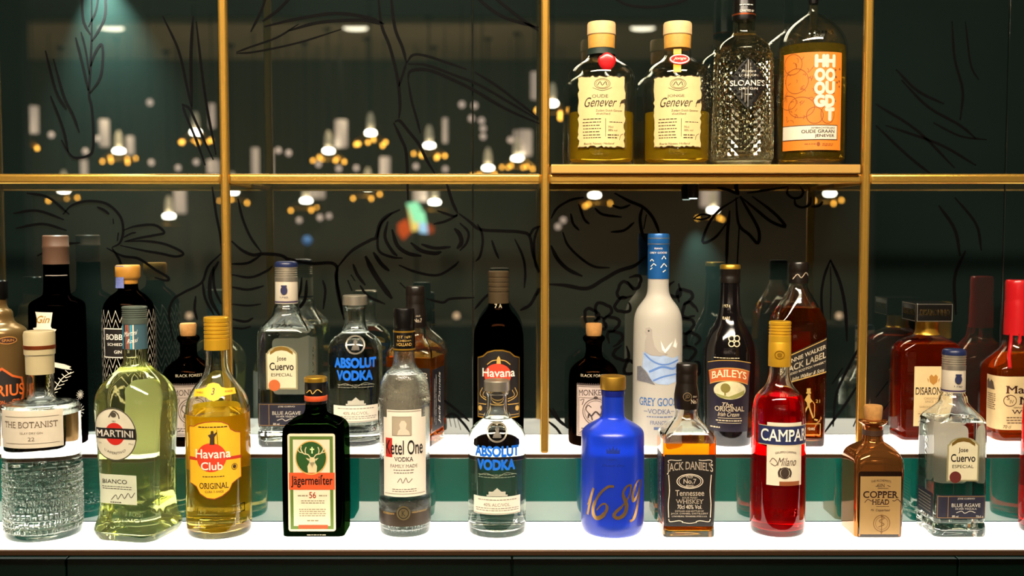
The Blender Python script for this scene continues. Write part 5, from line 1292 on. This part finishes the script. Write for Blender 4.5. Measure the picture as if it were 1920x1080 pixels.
genever(1127, 'old genever bottle with red wax seal and torn-edged parchment label', 'OUDE', False)
genever(1269, 'young genever bottle with yellow neck strap and oval red and white seal', 'JONGE', True)

def t_sloane():
    B = Bottle('gin_bottle', 'clear gin bottle with diamond-cut glass and black diamond label', 1393, 180, Y_TOP, ZT,
               [(308, 51), (304, 54.5), (290, 55), (180, 53.5), (110, 52), (95, 51), (84, 45), (75, 35), (69, 25), (64, 21.5), (55, 20.5), (38, 20.5), (0, 20.5), (-30, 20)], G_TOP)
    # lattice of cut diamonds: every other grid point is the tip of a diamond, grooves run between them
    B.body(glass('cut_glass', '#fbfaf2', bump=.01), WATER, 60)
    gl = B.body_o; M, hz, z0, z1 = 52, 0.0062, 0.010, B.za(84)
    me = gl.data
    nj = int((z1 - z0) / hz); nj -= nj % 2
    vs, fs = [], []
    for j in range(nj + 1):
        z = z0 + j * hz; r = B.sec(z)[0] + .0003
        for i in range(M):
            th = 2 * math.pi * i / M; e = .0024 if (i + j) % 2 and 0 < j < nj else 0.0
            vs.append(((r + e) * math.sin(th), -(r + e) * math.cos(th), z))
    for j in range(nj):
        for i in range(M):
            a, b_, c_, d_ = j * M + i, j * M + (i + 1) % M, (j + 1) * M + (i + 1) % M, (j + 1) * M + i
            fs += [(a, b_, c_), (a, c_, d_)] if (i + j) % 2 == 0 else [(a, b_, d_), (b_, c_, d_)]
    # the cut wall replaces the plain outer wall between z0 and z1
    bm = bmesh.new(); bm.from_mesh(me)
    kill = []
    for f in bm.faces:
        c = f.calc_center_median(); rr = math.hypot(c.x, c.y)
        if z0 < c.z < z0 + nj * hz and rr > B.sec(c.z)[0] - .0012: kill.append(f)
    bmesh.ops.delete(bm, geom=kill, context='FACES')
    n0 = [bm.verts.new(v) for v in vs]
    for f in fs: bm.faces.new([n0[i] for i in f])
    bm.to_mesh(me); bm.free()
    me.polygons.foreach_set('use_smooth', [True] * len(me.polygons)); me.set_sharp_from_angle(angle=math.radians(16))
    c = B.lathe('capsule', [(40, 21.5), (28, 21.8), (26, 21.2), (-30, 21.2), (-38, 20)], BLK)
    B.lathe('copper_ring', [(31, 22), (28, 22)], foil('copper_band', '#b0562c'), c)
    B.flat('lettering', [T('CRAFTED BY', 6, 20, 26, 4), SMALL(-8, 18, (8,), 1.6, 3)], I_WHT, c, off=.0022)
    L = B.flat('label', POLY([(9, 108), (20, 118), (40, 142), (46, 152), (42, 164), (20, 196), (11, 204), (2, 198), (-18, 172), (-27, 158), (-24, 148), (-4, 120)]), mat('black_label_film', '#0d0c0b', .4), off=.0009)
    B.flat('lettering', [T("SLOANE'S", 9, 155, 66, 11, bold=.02), T('DRY GIN', 10, 166, 34, 4), T('LONDON', 10, 141, 34, 4), T('Premium', 10, 133, 26, 5, shear=.4), SMALL(2, 18, (176,), 2, 5)], I_WHT, L, off=.0014)
    B.flat('ornament', [LINE([(9, 112), (9, 148)], 1.6), LINE([(5, 118), (5, 146)], .9), LINE([(13, 118), (13, 146)], .9), LINE([(9, 162), (9, 200)], 1.4), LINE([(4, 164), (4, 192)], .9), LINE([(-2, 168), (-2, 186)], .9)], SILVER, L, off=.0014)
t_sloane()

def t_hooghoudt():
    B = Bottle('genever_bottle', 'stout clear jenever bottle with orange label and white block lettering', 1522, 200, Y_TOP + .004, ZT,
               [(308, 58), (304, 62), (295, 63.5), (180, 63.5), (92, 63.5), (78, 61), (62, 53), (48, 41), (38, 28), (31, 18), (27, 11), (22, 8), (-5, 7.5), (-40, 7.5)], G_TOP)
    B.body(THIN, cloudy('straw_jenever', '#f0e0a0', '#a89030', .15), 90)
    B.lathe('pourer', [(8, 9), (-30, 9.5), (-40, 9)], BLK)
    L = B.flat('label', R(-60, 97, 61, 281), paper('orange_label', '#dd7a1c', .14))
    d = ink('#8a4412')
    art = [RING(-38, 118, 20, 20, 1.2), RING(-30, 150, 24, 24, 1.2), RING(-46, 190, 18, 14, 1.2), RING(-20, 200, 26, 20, 1.2), RING(6, 216, 16, 16, 1.4), RING(30, 214, 14, 18, 1.4)]
    rnd = random.Random(8)
    for i in range(46):
        x, y = rnd.uniform(-56, 10), rnd.uniform(102, 228); a = rnd.uniform(0, 6); l = rnd.uniform(5, 11)
        art.append(LINE([(x, y), (x + l * math.cos(a) * .6 + 2, y + l * math.sin(a) * .6 - 2), (x + l * math.cos(a), y + l * math.sin(a))], 1.1, 3))
    for i in range(10): art.append(E(rnd.uniform(40, 58), rnd.uniform(102, 200), 2.2))
    B.flat('engraving', art, d, L, off=.0005)
    wh = paper('print_white', '#dcd2be', .05)
    let = [T(c, 14, v, 20, h, bold=.13) for c, v, h in (('H', 114, 25), ('O', 140, 25), ('O', 165, 25), ('G', 189, 24))] + [T(c, 34, v, 20, h, bold=.13) for c, v, h in (('H', 114, 25), ('O', 140, 25), ('U', 164, 25), ('D', 189, 24), ('T', 214, 26))]
    B.flat('lettering', let, wh, L, off=.0008)
    S = B.flat('white_strip', R(-60, 234, 51, 262), wh, L, off=.0007)
    B.flat('strip_frame', [FRAME(-60, 234, 51, 262, 1.2)], I_BLK, L, off=.0009)
    B.flat('lettering', [T('AMBACHTELIJKE', 22, 240, 46, 4, bold=.02), T('OUDE GRAAN', 13, 246, 62, 6.5, bold=.03), T('JENEVER', 25, 255, 38, 7, bold=.03)], I_BLK, L, off=.0010)
    B.flat('ornament', [E(13, 270, 3, 4), SMALL(-14, 8, (269,), 1.6, 2), SMALL(20, 42, (269, 272), 1.4, 3)], d, L, off=.0006)
    B.flat('embossing', [T('1888', 16, 62, 46, 6), T('HOOGHOUDT', 6, 290, 80, 8)], CLEAR, off=.0012, vstep=5)
t_hooghoudt()
